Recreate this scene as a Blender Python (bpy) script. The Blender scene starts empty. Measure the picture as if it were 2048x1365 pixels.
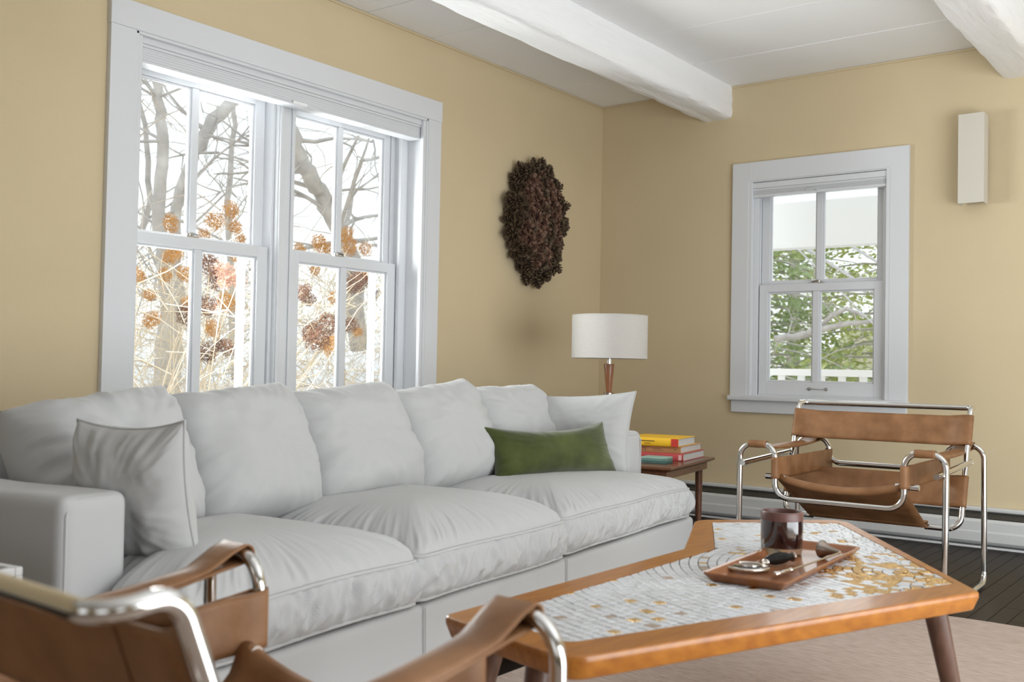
import bpy, bmesh, math, random
from mathutils import Vector, Matrix, noise
import numpy as np
random.seed(7)
C = bpy.context.scene.collection
PI = math.pi

# ---------------------------------------------------------------- camera, sky, lights, exposure
CAMH = 0.845
YAW, PITCH, ROLL, FPX = 0.647071, 0.0252677, 0.01872, 2056.5
cam_d = bpy.data.cameras.new('camera'); cam = bpy.data.objects.new('camera', cam_d); C.objects.link(cam)
_f = Vector((math.cos(PITCH)*math.cos(YAW), math.cos(PITCH)*math.sin(YAW), math.sin(PITCH)))
_r = Vector((math.sin(YAW), -math.cos(YAW), 0)); _u = _r.cross(_f)
_r2 = math.cos(ROLL)*_r + math.sin(ROLL)*_u; _u2 = -math.sin(ROLL)*_r + math.cos(ROLL)*_u
_m = Matrix((( _r2.x,_u2.x,-_f.x),(_r2.y,_u2.y,-_f.y),(_r2.z,_u2.z,-_f.z)))
cam.matrix_world = Matrix.Translation((0,0,CAMH)) @ _m.to_4x4()
cam_d.sensor_width = 36; cam_d.sensor_fit = 'HORIZONTAL'; cam_d.lens = FPX/2048*36
cam_d.clip_start = .05; cam_d.clip_end = 200
cam_d.dof.use_dof = True; cam_d.dof.focus_distance = 3.9; cam_d.dof.aperture_fstop = 5.2
bpy.context.scene.camera = cam
vs = bpy.context.scene.view_settings
vs.view_transform = 'Standard'; vs.look = 'None'; vs.gamma = 1; vs.exposure = -0.2; vs.use_curve_mapping = False

w = bpy.data.worlds.new('world'); bpy.context.scene.world = w; w.use_nodes = True
nt = w.node_tree; nt.nodes.clear()
o_ = nt.nodes.new('ShaderNodeOutputWorld'); b_ = nt.nodes.new('ShaderNodeBackground')
tc = nt.nodes.new('ShaderNodeTexCoord'); sp = nt.nodes.new('ShaderNodeSeparateXYZ'); cr = nt.nodes.new('ShaderNodeValToRGB')
cr.color_ramp.elements[0].position = .48; cr.color_ramp.elements[0].color = (.56,.60,.64,1)
cr.color_ramp.elements[1].position = .52; cr.color_ramp.elements[1].color = (.95,.98,1,1)
e_ = cr.color_ramp.elements.new(1.0); e_.color = (.84,.92,1,1)
ma = nt.nodes.new('ShaderNodeMath'); ma.operation = 'MULTIPLY_ADD'; ma.inputs[1].default_value = .5; ma.inputs[2].default_value = .5
nt.links.new(tc.outputs['Generated'], sp.inputs[0]); nt.links.new(sp.outputs['Z'], ma.inputs[0]); nt.links.new(ma.outputs[0], cr.inputs[0])
nt.links.new(cr.outputs[0], b_.inputs['Color']); b_.inputs['Strength'].default_value = 1.65
nt.links.new(b_.outputs[0], o_.inputs[0])

def area(name, loc, target, sx, sy, power, col=(1,1,1)):
    l = bpy.data.lights.new(name, 'AREA'); l.shape = 'RECTANGLE'; l.size = sx; l.size_y = sy; l.energy = power; l.color = col
    o = bpy.data.objects.new(name, l); C.objects.link(o); o.location = loc
    o.rotation_euler = (Vector(target)-Vector(loc)).to_track_quat('-Z','Y').to_euler(); return o
# daylight pouring through the two windows (placed outdoors in front of the openings)
area('daylight_side_window', (2.9,4.08,1.45), (4.4,1.9,1.2), 1.2, .9, 120, (.97,.99,1))
area('daylight_end_window', (6.6,2.3,1.9), (4.2,1.4,.7), 1.1, 1.4, 16)
# added soft fill light outside the view, aimed up at the ceiling
area('ceiling_fill', (2.2,-1.5,.75), (2.9,.3,2.5), 2.8, 2.0, 140, (.90,.96,1))

XB, YA, H = 5.505, 3.4707, 2.503

# ---------------------------------------------------------------- materials
def nm(name):
    m = bpy.data.materials.new(name); m.use_nodes = True; n = m.node_tree
    return m, n, n.nodes['Principled BSDF']
def mat(name, col, rough=.6, metal=0, spec=.5, var=0, vscale=8, stretch=(1,1,1), bump=0, bscale=60, bstretch=(1,1,1), coat=0, sheen=0, detail=3, col2=None, dist=.002, trans=0, ior=1.45, tl=0):
    m, n, b = nm(name)
    b.inputs['Base Color'].default_value = (*col,1); b.inputs['Roughness'].default_value = rough
    b.inputs['Metallic'].default_value = metal; b.inputs['Specular IOR Level'].default_value = spec
    b.inputs['Coat Weight'].default_value = coat; b.inputs['Coat Roughness'].default_value = .12
    b.inputs['Sheen Weight'].default_value = sheen; b.inputs['Transmission Weight'].default_value = trans; b.inputs['IOR'].default_value = ior
    t = n.nodes.new('ShaderNodeTexCoord')
    if var or col2:
        mp = n.nodes.new('ShaderNodeMapping'); mp.inputs['Scale'].default_value = stretch
        no = n.nodes.new('ShaderNodeTexNoise'); no.inputs['Scale'].default_value = vscale; no.inputs['Detail'].default_value = detail
        rp = n.nodes.new('ShaderNodeValToRGB'); rp.color_ramp.elements[0].position = .3; rp.color_ramp.elements[1].position = .7
        c2 = col2 if col2 else tuple(max(0,c*(1+var)) for c in col)
        c1 = col if col2 else tuple(c*(1-var) for c in col)
        rp.color_ramp.elements[0].color = (*c1,1); rp.color_ramp.elements[1].color = (*c2,1)
        n.links.new(t.outputs['Object'], mp.inputs[0]); n.links.new(mp.outputs[0], no.inputs['Vector'])
        n.links.new(no.outputs['Fac'], rp.inputs[0]); n.links.new(rp.outputs[0], b.inputs['Base Color'])
    if bump:
        mp = n.nodes.new('ShaderNodeMapping'); mp.inputs['Scale'].default_value = bstretch
        no = n.nodes.new('ShaderNodeTexNoise'); no.inputs['Scale'].default_value = bscale; no.inputs['Detail'].default_value = 3
        bp = n.nodes.new('ShaderNodeBump'); bp.inputs['Strength'].default_value = bump; bp.inputs['Distance'].default_value = dist
        n.links.new(t.outputs['Object'], mp.inputs[0]); n.links.new(mp.outputs[0], no.inputs['Vector'])
        n.links.new(no.outputs['Fac'], bp.inputs['Height']); n.links.new(bp.outputs[0], b.inputs['Normal'])
    if tl:
        tr = n.nodes.new('ShaderNodeBsdfTranslucent'); tr.inputs['Color'].default_value = (*col,1)
        mx = n.nodes.new('ShaderNodeMixShader'); mx.inputs[0].default_value = tl
        out = n.nodes['Material Output']
        n.links.new(b.outputs[0], mx.inputs[1]); n.links.new(tr.outputs[0], mx.inputs[2]); n.links.new(mx.outputs[0], out.inputs['Surface'])
    return m
M = dict(
 wall = mat('wall_paint', (.655,.535,.345), .85, var=.03, vscale=1.5, bump=.25, bscale=260, dist=.0015, spec=.25),
 trim = mat('trim_paint', (.72,.73,.75), .42, bump=.1, bscale=25, dist=.002),
 ceil = mat('ceiling_paint', (.93,.93,.935), .7, bump=.35, bscale=7, bstretch=(1,.25,1), dist=.006, spec=.3),
 beam = mat('beam_paint', (.92,.92,.93), .45, bump=.9, bscale=9, bstretch=(.45,3,3), dist=.012),
 floor = mat('dark_floor', (.016,.010,.007), .45, spec=.2, var=.45, vscale=5, stretch=(1.5,30,1), bump=.2, bscale=30, bstretch=(1,20,1)),
 under = mat('subfloor', (.004,.003,.003), .8),
 rug = mat('rug_wool', (.40,.31,.26), .95, col2=(.60,.49,.42), vscale=30, stretch=(8,.8,1), bump=.7, bscale=220, bstretch=(1,.3,1), dist=.004, spec=.1, detail=6),
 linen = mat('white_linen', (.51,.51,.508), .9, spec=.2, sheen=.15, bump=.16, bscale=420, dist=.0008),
 linen2 = mat('white_cotton', (.50,.50,.493), .92, spec=.2, sheen=.15, bump=.3, bscale=300, dist=.0008),
 green = mat('green_velvet', (.034,.046,.009), .85, col2=(.078,.095,.022), vscale=9, bump=.2, bscale=300, sheen=.5, spec=.2),
 leather = mat('tan_leather', (.19,.085,.032), .48, spec=.38, col2=(.30,.15,.068), vscale=14, bump=.18, bscale=120, detail=6),
 leather_d = mat('tan_leather_edge', (.24,.11,.045), .5),
 chrome = mat('chrome', (.72,.71,.69), .11, metal=1),
 steel = mat('brushed_steel', (.55,.54,.52), .3, metal=1),
 oak = mat('honey_wood', (.29,.092,.009), .33, col2=(.43,.16,.019), vscale=6, stretch=(2,14,8), coat=.2, detail=5),
 walnut = mat('walnut_wood', (.125,.045,.022), .35, col2=(.20,.08,.04), vscale=6, stretch=(2,14,8), coat=.3),
 legwood = mat('dark_leg_wood', (.085,.042,.028), .35, col2=(.14,.07,.045), vscale=10, stretch=(10,10,1)),
 traywood = mat('tray_wood', (.24,.085,.03), .35, col2=(.32,.125,.05), vscale=6, stretch=(2,12,2), coat=.3),
 grout = mat('grout', (.20,.19,.18), .8),
 tile_w = mat('white_tile', (.64,.65,.67), .34, var=.05, vscale=20, spec=.5),
 tile_w2 = mat('pale_tile', (.58,.59,.60), .36, var=.05, vscale=20),
 tile_g = mat('gold_tile', (.78,.52,.22), .20, metal=.9, bump=1, bscale=160, dist=.006),
 tile_t = mat('taupe_tile', (.42,.33,.27), .3, var=.2, vscale=40),
 cone = mat('pinecone_scale', (.050,.022,.015), .7, col2=(.13,.06,.04), vscale=40),
 cone_d = mat('pinecone_dark', (.030,.018,.010), .7, col2=(.08,.05,.028), vscale=40),
 cone_tip = mat('pinecone_tip', (.15,.078,.050), .6, col2=(.27,.155,.105), vscale=40),
 cone_tip_d = mat('pinecone_dark_tip', (.075,.050,.026), .6, col2=(.15,.10,.06), vscale=40),
 wreath = mat('wreath_core', (.02,.012,.008), .9),
 shade = mat('lamp_shade_linen', (.78,.75,.71), .9, var=.04, vscale=30, stretch=(1,1,12), bump=.25, bscale=260, bstretch=(1,1,4), dist=.001, tl=.3),
 sconce = mat('sconce_linen', (.64,.60,.52), .9, bump=.3, bscale=300, dist=.001),
 black = mat('black_metal', (.02,.02,.02), .5),
 hfin = mat('heater_fins', (.06,.055,.045), .6),
 heater = mat('heater_enamel', (.62,.62,.61), .5),
 glassdark = mat('amber_glass', (.022,.006,.005), .06, spec=.7, coat=1),
 glassrim = mat('amber_glass_rim', (.12,.05,.04), .4, spec=.6),
 wax = mat('candle_wax', (.20,.03,.014), .6),
 paper = mat('book_paper', (.66,.67,.68), .8, var=.05, vscale=4, stretch=(1,1,300)),
 yellow = mat('yellow_cover', (.82,.47,.02), .5), orange = mat('orange_cover', (.62,.30,.13), .6),
 red = mat('red_cover', (.50,.07,.07), .5), redl = mat('red_label', (.55,.04,.03), .5), teal = mat('teal_card', (.13,.24,.21), .6),
 teal_d = mat('teal_card_dark', (.06,.13,.12), .6), teal_l = mat('teal_card_light', (.28,.42,.36), .55),
 ink = mat('ink', (.05,.03,.02), .7), inkred = mat('ink_brown', (.22,.08,.05), .7), pinkink = mat('ink_pink', (.7,.4,.38), .7),
 bakelite = mat('black_ribbed_grip', (.012,.012,.012), .25),
 silver = mat('silver', (.62,.56,.5), .22, metal=1), silverd = mat('tarnished_silver', (.38,.32,.28), .28, metal=1),
 whitewood = mat('white_painted_metal', (.72,.72,.72), .4),
 bark = mat('pale_bark', (.42,.39,.37), .9, col2=(.66,.62,.58), vscale=6),
 twig = mat('tan_twig', (.62,.50,.36), .9, col2=(.80,.72,.58), vscale=8),
 vine = mat('vine_twig', (.74,.66,.58), .9, col2=(.52,.45,.38), vscale=5),
 floret = mat('dried_floret', (.50,.23,.05), .8, col2=(.88,.54,.18), vscale=30, tl=.35),
 floret_d = mat('dried_floret_dark', (.12,.055,.038), .85, col2=(.27,.14,.09), vscale=30, tl=.15),
 needle = mat('conifer_green', (.40,.46,.14), .8, col2=(.82,.84,.42), vscale=1.8, tl=.35),
 needle2 = mat('conifer_deep', (.30,.40,.18), .8, col2=(.62,.70,.40), vscale=2.0, tl=.35),
 lawn = mat('leaf_litter', (.62,.54,.46), .95, col2=(.80,.75,.70), vscale=3, detail=8),
 slope = mat('leafy_slope', (.50,.40,.30), .95, col2=(.42,.46,.24), vscale=1.2, detail=8),
 porch = mat('porch_white', (.93,.93,.93), .6),
 glow_roof = mat('translucent_roof', (.97,.97,.97), .8, tl=.9),  # translucency added so the porch ceiling glows white
 rope = mat('white_rope', (.75,.75,.78), .8),
)
def glass():
    m, n, b = nm('window_glass'); out = n.nodes['Material Output']
    tr = n.nodes.new('ShaderNodeBsdfTransparent'); tr.inputs[0].default_value = (.97,.985,.98,1)
    gl = n.nodes.new('ShaderNodeBsdfGlossy'); gl.inputs['Roughness'].default_value = .02
    fr = n.nodes.new('ShaderNodeFresnel'); fr.inputs[0].default_value = 1.3
    mx = n.nodes.new('ShaderNodeMixShader'); n.links.new(fr.outputs[0], mx.inputs[0]); n.links.new(tr.outputs[0], mx.inputs[1]); n.links.new(gl.outputs[0], mx.inputs[2])
    n.links.new(mx.outputs[0], out.inputs['Surface']); return m
M['glass'] = glass()
def clear(name, col, rough=0.0):
    m, n, b = nm(name); b.inputs['Base Color'].default_value = (*col,1); b.inputs['Transmission Weight'].default_value = 1
    b.inputs['Roughness'].default_value = rough; b.inputs['IOR'].default_value = 1.48; return m
M['lens'] = clear('clear_glass', (.95,1,.98))

# ---------------------------------------------------------------- geometry helpers
class G:
    def __init__(s): s.v=[]; s.f=[]; s.mi=[]; s.cur=0; s.mats=[]
    def use(s, m):
        if m not in s.mats: s.mats.append(m)
        s.cur = s.mats.index(m); return s
    def add(s, vs_, fs_):
        o = len(s.v); s.v += [tuple(v) for v in vs_]; s.f += [tuple(i+o for i in f) for f in fs_]; s.mi += [s.cur]*len(fs_); return s
    def box(s, a, b, M4=None):
        x0,y0,z0 = a; x1,y1,z1 = b
        vs_ = [(x0,y0,z0),(x1,y0,z0),(x1,y1,z0),(x0,y1,z0),(x0,y0,z1),(x1,y0,z1),(x1,y1,z1),(x0,y1,z1)]
        if M4: vs_ = [M4 @ Vector(v) for v in vs_]
        return s.add(vs_, [(0,3,2,1),(4,5,6,7),(0,1,5,4),(1,2,6,5),(2,3,7,6),(3,0,4,7)])
    def tube(s, pts, r, seg=12, closed=False, caps=True, flat=1):
        pts = [Vector(p) for p in pts]; n = len(pts)
        rs = r if isinstance(r,(list,tuple)) else [r]*n
        T = []
        for i in range(n):
            a = pts[i-1] if (i>0 or closed) else pts[i]; b = pts[(i+1)%n] if (i<n-1 or closed) else pts[i]
            t = (b-a); T.append(t.normalized() if t.length>1e-9 else Vector((0,0,1)))
        up = Vector((0,0,1)) if abs(T[0].z)<.9 else Vector((1,0,0))
        N = (up - T[0]*up.dot(T[0])).normalized(); vs_=[]; fs_=[]
        for i in range(n):
            N = (N - T[i]*N.dot(T[i])); N = N.normalized() if N.length>1e-6 else T[i].orthogonal().normalized()
            B = T[i].cross(N)
            for k in range(seg):
                a = 2*PI*k/seg; vs_.append(pts[i] + N*(math.cos(a)*rs[i]*flat) + B*(math.sin(a)*rs[i]))
        m = n if closed else n-1
        for i in range(m):
            for k in range(seg):
                k2=(k+1)%seg; j=(i+1)%n
                fs_.append((i*seg+k, i*seg+k2, j*seg+k2, j*seg+k))
        if caps and not closed:
            fs_.append(tuple(range(seg))[::-1]); fs_.append(tuple((n-1)*seg+k for k in range(seg)))
        return s.add(vs_, fs_)
    def lathe(s, prof, seg=32, c=(0,0,0), M4=None):
        vs_=[]; fs_=[]; n=len(prof)
        for (r,z) in prof:
            for k in range(seg):
                a=2*PI*k/seg; v=Vector((c[0]+r*math.cos(a), c[1]+r*math.sin(a), c[2]+z))
                vs_.append(M4@v if M4 else v)
        for i in range(n-1):
            for k in range(seg):
                k2=(k+1)%seg; fs_.append((i*seg+k,i*seg+k2,(i+1)*seg+k2,(i+1)*seg+k))
        if prof[0][0]>1e-5: fs_.append(tuple(range(seg))[::-1])
        if prof[-1][0]>1e-5: fs_.append(tuple((n-1)*seg+k for k in range(seg)))
        return s.add(vs_, fs_)
    def prism(s, poly, z0, z1):
        n=len(poly); vs_=[(*p,z0) for p in poly]+[(*p,z1) for p in poly]
        return s.add(vs_, [tuple(range(n))[::-1], tuple(range(n,2*n))]+[(i,(i+1)%n,(i+1)%n+n,i+n) for i in range(n)])
    def mesh(s, name):
        me = bpy.data.meshes.new(name); me.from_pydata(s.v, [], s.f); me.update(); return me
    def build(s, name, m=None, parent=None, smooth=False, bevel=0, sharp=40, loc=None):
        me = s.mesh(name)
        if s.mats:
            for mm in s.mats: me.materials.append(M[mm])
            me.polygons.foreach_set('material_index', s.mi)
        else: me.materials.append(M[m])
        if smooth:
            me.polygons.foreach_set('use_smooth', [True]*len(me.polygons))
            if sharp: me.set_sharp_from_angle(angle=math.radians(sharp))
        o = bpy.data.objects.new(name, me); C.objects.link(o)
        if parent: o.parent = parent
        if loc: o.location = loc
        if bevel:
            bm_ = o.modifiers.new('bevel','BEVEL'); bm_.width = bevel; bm_.segments = 2; bm_.limit_method='ANGLE'; bm_.harden_normals=False
        return o
def tag(o, label=None, cat=None, group=None, kind=None):
    if label: o['label']=label
    if cat: o['category']=cat
    if group: o['group']=group
    if kind: o['kind']=kind
    return o
def empty(name, loc=(0,0,0), rz=0, label=None, cat=None, group=None, kind=None):
    o = bpy.data.objects.new(name, None); C.objects.link(o); o.location = loc; o.rotation_euler=(0,0,rz); o.empty_display_size=.05
    return tag(o,label,cat,group,kind)
def fillet(pts, rad, n=7):
    pts=[Vector(p) for p in pts]; out=[pts[0]]
    for i in range(1,len(pts)-1):
        p=pts[i]; a=(pts[i-1]-p); b=(pts[i+1]-p); r=rad[i] if isinstance(rad,(list,tuple)) else rad
        if r<=0: out.append(p); continue
        ang=a.angle(b); d=min(r/math.tan(ang/2), a.length*.49, b.length*.49)
        A=p+a.normalized()*d; B=p+b.normalized()*d
        if ang>math.radians(178): out.append(p); continue
        bis=(a.normalized()+b.normalized()).normalized(); rr=d*math.tan(ang/2); cc=p+bis*(rr/math.sin(ang/2))
        va=A-cc; vb=B-cc; th=va.angle(vb)
        for k in range(n+1):
            t=k/n; out.append(cc+(va*math.sin((1-t)*th)+vb*math.sin(t*th))/math.sin(th))
    out.append(pts[-1]); return out
def fbm(x,y,z,o=3):
    v=0;a=1
    for i in range(o): v+=a*noise.noise((x,y,z)); x*=2.03;y*=2.03;z*=2.03;a*=.5
    return v

# ================================================================= STRUCTURE
# ---- floor: dark narrow planks running towards the end wall
fl = G().box((-3.2,-3.2,-.05),(XB+.3,YA+.3,-.004)).build('floor','under'); fl['kind']='structure'
pw=.0635; rows = list(range(-9,31)); y0=.895-pw*14
pm={}
cnt=0
for i in range(-24, 42):
    ya = y0+i*pw; yb = ya+pw-.0018
    if ya>YA: break
    x=-3.2+((i*733)%17)/17*1.1-1.1
    segs=[]
    while x<XB:
        L=1.25+((i*37+int(x*10))%9)*.09; a=max(x,-3.2); b=min(x+L-.0015,XB)
        if b-a>.05: segs.append((a,b))
        x+=L
    for (a,b) in segs:
        vis = b>3.5 and .2<ya<2.6
        key = vis
        if vis and cnt<150:
            g=G().box((a,ya,-.004),(b,yb,0)); g.build('plank','floor',fl,bevel=.0008); cnt+=1
        else: pm.setdefault('g',G()).box((a,ya,-.004),(b,yb,0))
o=pm['g'].build('planks','floor',fl); o['kind']='stuff'

# ---- walls with window openings
AX0,AX1,AZ0,AZ1 = 2.194,3.838,.60,2.085      # side window opening
BY0,BY1,BZ0,BZ1 = 1.67,2.467,.70,1.931       # end window opening
T=.24
g=G(); x0,x1=-3.2,XB+T
for a,b in (((x0,YA,0),(AX0,YA+T,H+.1)),((AX1,YA,0),(x1,YA+T,H+.1)),((AX0,YA,0),(AX1,YA+T,AZ0)),((AX0,YA,AZ1),(AX1,YA+T,H+.1))): g.box(a,b)
g.build('wall_left','wall')['kind']='structure'
g=G(); ya,yb=-3.2,YA
for a,b in (((XB,ya,0),(XB+.2,BY0,H+.1)),((XB,BY1,0),(XB+.2,yb,H+.1)),((XB,BY0,0),(XB+.2,BY1,BZ0)),((XB,BY0,BZ1),(XB+.2,BY1,H+.1))): g.box(a,b)
g.build('wall_end','wall')['kind']='structure'
g=G(); yw=-3.2
xs=[-3.4,-2.4,-.9,.4,2.4,3.2,4.6,XB+.2]      # openings: the 2nd, 4th and 6th span, added to let light into the room
for i in range(7):
    if i%2==0: g.box((xs[i],yw-.2,0),(xs[i+1],yw,H+.1))
    else: g.box((xs[i],yw-.2,0),(xs[i+1],yw,.7)); g.box((xs[i],yw-.2,2.1),(xs[i+1],yw,H+.1))
g.build('wall_right','wall')['kind']='structure'
g=G(); ys=[-3.2,-2.2,-.2,1.2,2.6,YA]  # unseen wall; its openings are likewise added to light the room
for i in range(5):
    if i%2==0: g.box((-3.4,ys[i],0),(-3.2,ys[i+1],H+.1))
    else: g.box((-3.4,ys[i],0),(-3.2,ys[i+1],.5)); g.box((-3.4,ys[i],2.1),(-3.2,ys[i+1],H+.1))
g.build('wall_back','wall')['kind']='structure'
# thin painted picture rail lip where wall meets ceiling
tag(G().box((-3.2,YA-.006,H-.012),(XB,YA,H-.001)).build('trim_1','wall'),kind='structure')
tag(G().box((XB-.006,-3.2,H-.012),(XB,YA-.006,H-.001)).build('trim_2','wall'),kind='structure')

# ---- ceiling of wide painted boards
ce = G().box((-3.2,-3.2,H+.012),(XB+.2,YA+.2,H+.1)).build('ceiling','ceil'); ce['kind']='structure'
ed=[-3.2,-2.7,-2.2,-1.75,-1.25,-.75,-.3,.2,.66,1.1,1.58,2.05,2.52,2.97,3.41,3.865,4.44,5.0,XB]
for i in range(len(ed)-1):
    dz=[0,.002,.0008,.003,.0012][i%5]
    G().box((ed[i]+.0026,-3.2,H+dz*.6),(ed[i+1]-.0015,YA,H+.012)).build('board','ceil',ce,bevel=.002)

# ---- rough painted beams
def beam(y0b,y1b,zb,label,seed,cham=.0):
    g=G(); n=170; m=24; x0,x1=-3.2,XB
    prof=[]
    per=[(y1b,H+.004),(y1b,zb),(y0b,zb),(y0b,H+.004)]
    pts=[]
    for k in range(3):
        a=per[k]; b=per[k+1]
        for j in range(m//3+2): t=j/(m//3+2); pts.append((a[0]+(b[0]-a[0])*t, a[1]+(b[1]-a[1])*t, k))
    pts.append((per[3][0],per[3][1],3)); q=len(pts)
    vs_=[]; cy=(y0b+y1b)/2; cz=(zb+H)/2
    for i in range(n+1):
        x=x0+(x1-x0)*i/n
        for (y,z,k) in pts:
            # soften the arris and hew the faces
            dy=min(abs(y-y0b),abs(y-y1b)); 
            r=.012*max(0,1-abs(z-zb)/.03)*max(0,1-dy/.03)
            nn=.007*noise.noise((x*2.1+seed,y*9,z*9))+.0035*noise.noise((x*9+seed,y*22,z*22))+.0018*noise.noise((x*28+seed,y*50,z*50))
            edge=max(0,noise.noise((x*5+seed,3.1,7.7)))*.02*max(0,1-abs(z-zb)/.04)*max(0,1-dy/.04)
            d=Vector((0,y-cy,z-cz)); d.normalize() if d.length else None
            yy=y-d.y*(r+edge)+ (nn if k in(0,2,3) else 0)*(1 if y>cy else -1); zz=z-d.z*(r+edge)+(nn if k==1 else 0)
            if z>H: zz=z
            vs_.append((x,yy,zz))
    fs_=[]
    for i in range(n):
        for j in range(q-1): fs_.append((i*q+j,i*q+j+1,(i+1)*q+j+1,(i+1)*q+j))
    g.add(vs_,fs_); o=g.build('ceiling_beam','beam',smooth=True,sharp=35)
    tag(o,label,'beam',kind='structure'); return o
beam(2.585,2.785,2.315,'white painted rough-hewn ceiling beam nearer the large window',1.3)
beam(.93,1.14,2.32,'white painted rough-hewn ceiling beam above the wall sconce',8.8)

# ---- baseboard on the window wall
tag(G().box((-3.2,YA-.018,0),(XB,YA,.14)).build('baseboard_left','trim',bevel=.004),kind='structure')

# ---- side window (window_1): casing, mullion, sashes, glass
W1 = empty('window_1',(0,0,0),kind='structure')
yf=YA-.024
def W1p(name,*boxes,m='trim',bevel=.002,parent=W1):
    g=G()
    for a,b in boxes: g.box(a,b)
    return g.build(name,m,parent,bevel=bevel)
c=W1p('casing',((2.088,yf,.50),(AX0,YA,AZ1)))
W1p('casing',((AX1,yf,.50),(3.933,YA,AZ1)))
W1p('head_casing',((2.086,yf-.002,AZ1),(3.936,YA,2.188)))
W1p('stool',((2.06,yf-.05,.575),(3.96,YA+.12,.602)))
W1p('jamb',((AX0-.001,YA-.02,.6),(AX0+.012,YA+.23,AZ1)),((AX1-.012,YA-.02,.6),(AX1+.001,YA+.23,AZ1)),((AX0,YA-.02,AZ1-.012),(AX1,YA+.23,AZ1+.001)))
# inner beads
W1p('bead',((AX1-.034,YA-.018,.602),(AX1-.012,YA+.004,AZ1-.012)),bevel=.004)
W1p('bead',((AX0+.012,YA-.018,.602),(AX0+.030,YA+.004,AZ1-.012)),bevel=.004)
MX0,MX1=2.966,3.084
W1p('jamb_liner',((AX1-.060,YA+.105,.602),(AX1-.012,YA+.128,AZ1-.05)),((AX1-.046,YA+.128,.602),(AX1-.012,YA+.21,AZ1-.05)),((AX1-.075,YA+.16,.602),(AX1-.05,YA+.167,AZ1-.05)),bevel=.003)
W1p('jamb_liner',((AX0+.012,YA+.105,.602),(AX0+.045,YA+.21,AZ1-.05)),bevel=.003)
W1p('mullion',((MX0,YA+.118,.602),(MX1,YA+.235,AZ1-.05)),((MX0+.014,YA+.095,.602),(MX1-.012,YA+.118,AZ1-.05)),((MX0+.018,YA+.085,.602),(MX0+.036,YA+.095,AZ1-.05)),((MX1-.034,YA+.085,.602),(MX1-.016,YA+.095,AZ1-.05)),bevel=.003)
W1p('head_jamb',((AX0,YA+.10,2.026),(AX1,YA+.235,AZ1-.01)))
W1p('sill',((AX0,YA+.10,.56),(AX1,YA+.30,.622)))
def sash(parent,name,x0,x1,z0,z1,y,st,top,bot,mx,mw,dep=.034,axis='x',glassin=.012):
    """a two-light sash in a plane of constant y (axis x) or constant x (axis y)"""
    def B(a,b):
        if axis=='x': return a,b
        return (a[1],a[0],a[2]),(b[1],b[0],b[2])
    g=G()
    for bx in (((x0,y,z0),(x0+st,y+dep,z1)),((x1-st,y,z0),(x1,y+dep,z1)),((x0+st,y,z0),(x1-st,y+dep,z0+bot)),((x0+st,y,z1-top),(x1-st,y+dep,z1)),((mx-mw/2,y+.003,z0+bot),(mx+mw/2,y+dep-.003,z1-top))):
        g.box(*B(*bx))
    # glazing stop stepped in
    s=.009
    for (a0,a1) in ((x0+st,mx-mw/2),(mx+mw/2,x1-st)):
        for bx in (((a0,y+.012,z0+bot),(a0+s,y+dep-.006,z1-top)),((a1-s,y+.012,z0+bot),(a1,y+dep-.006,z1-top)),((a0+s,y+.012,z0+bot),(a1-s,y+dep-.006,z0+bot+s)),((a0+s,y+.012,z1-top-s),(a1-s,y+dep-.006,z1-top))):
            g.box(*B(*bx))
    o=g.build(name,'trim',parent,bevel=.0018)
    for (a0,a1) in ((x0+st,mx-mw/2),(mx+mw/2,x1-st)):
        G().box(*B((a0,y+dep*.5,z0+bot),(a1,y+dep*.5+.003,z1-top))).build('pane','glass',o)
    return o
yl,yu=YA+.130,YA+.170
for (a,b,mxl,mxu) in ((2.243,2.962,2.605,2.600),(3.088,3.776,3.427,3.425)):
    lo=sash(W1,'lower_sash',a,b,.622,1.354,yl,.056,.047,.07,mxl,.036)
    up=sash(W1,'upper_sash',a,b+.0,1.318,2.03,yu,.052,.045,.04,mxu,.032)
    # sash lock on the meeting rail
    g=G(); xm=mxl-.03
    g.box((xm-.03,yl+.004,1.354),(xm+.03,yl+.03,1.360)); g.tube([(xm-.02,yl+.016,1.362),(xm+.0,yl+.016,1.372),(xm+.03,yl+.01,1.368)],.006,8); g.lathe([(0,0),(.012,0),(.012,.012),(0,.013)],16,(xm-.01,yl+.016,1.358))
    g.build('sash_lock','steel',lo,smooth=True)
# screen frame outside the lower sashes
for (a,b) in ((2.243,2.962),(3.088,3.776)):
    g=G()
    for bx in (((b-.084,YA+.215,.622),(b-.070,YA+.235,1.33)),((b-.068,YA+.21,.622),(b-.055,YA+.235,1.33))): g.box(*bx)
    g.build('screen_frame','trim',W1,bevel=.002)
# roller blind housing inside the head
bl=empty('window_blind',(3.02,YA+.045,2.0),label='white closed window blind housing across the top of the large window',cat='blind')
g=G().box((-.812,-.045,.05),(.795,.035,.082)); g.box((-.812,-.04,.038),(.795,.035,.05)); g.build('headrail','trim',bl,bevel=.003)
g=G().box((-.808,-.034,-.013),(.790,.030,.038)); 
for k in range(5): g.box((-.808,-.0365,.034-k*.010-.004),(.790,-.034,.034-k*.010))
g.build('folded_slats','trim',bl,bevel=.001)
G().box((-.81,-.040,-.022),(.792,.034,-.013)).build('bottom_rail','trim',bl,bevel=.003)
g=G().box((-.045,-.048,-.020),(.035,-.040,-.006)); g.build('pull_tab','porch',bl,bevel=.003)

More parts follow.
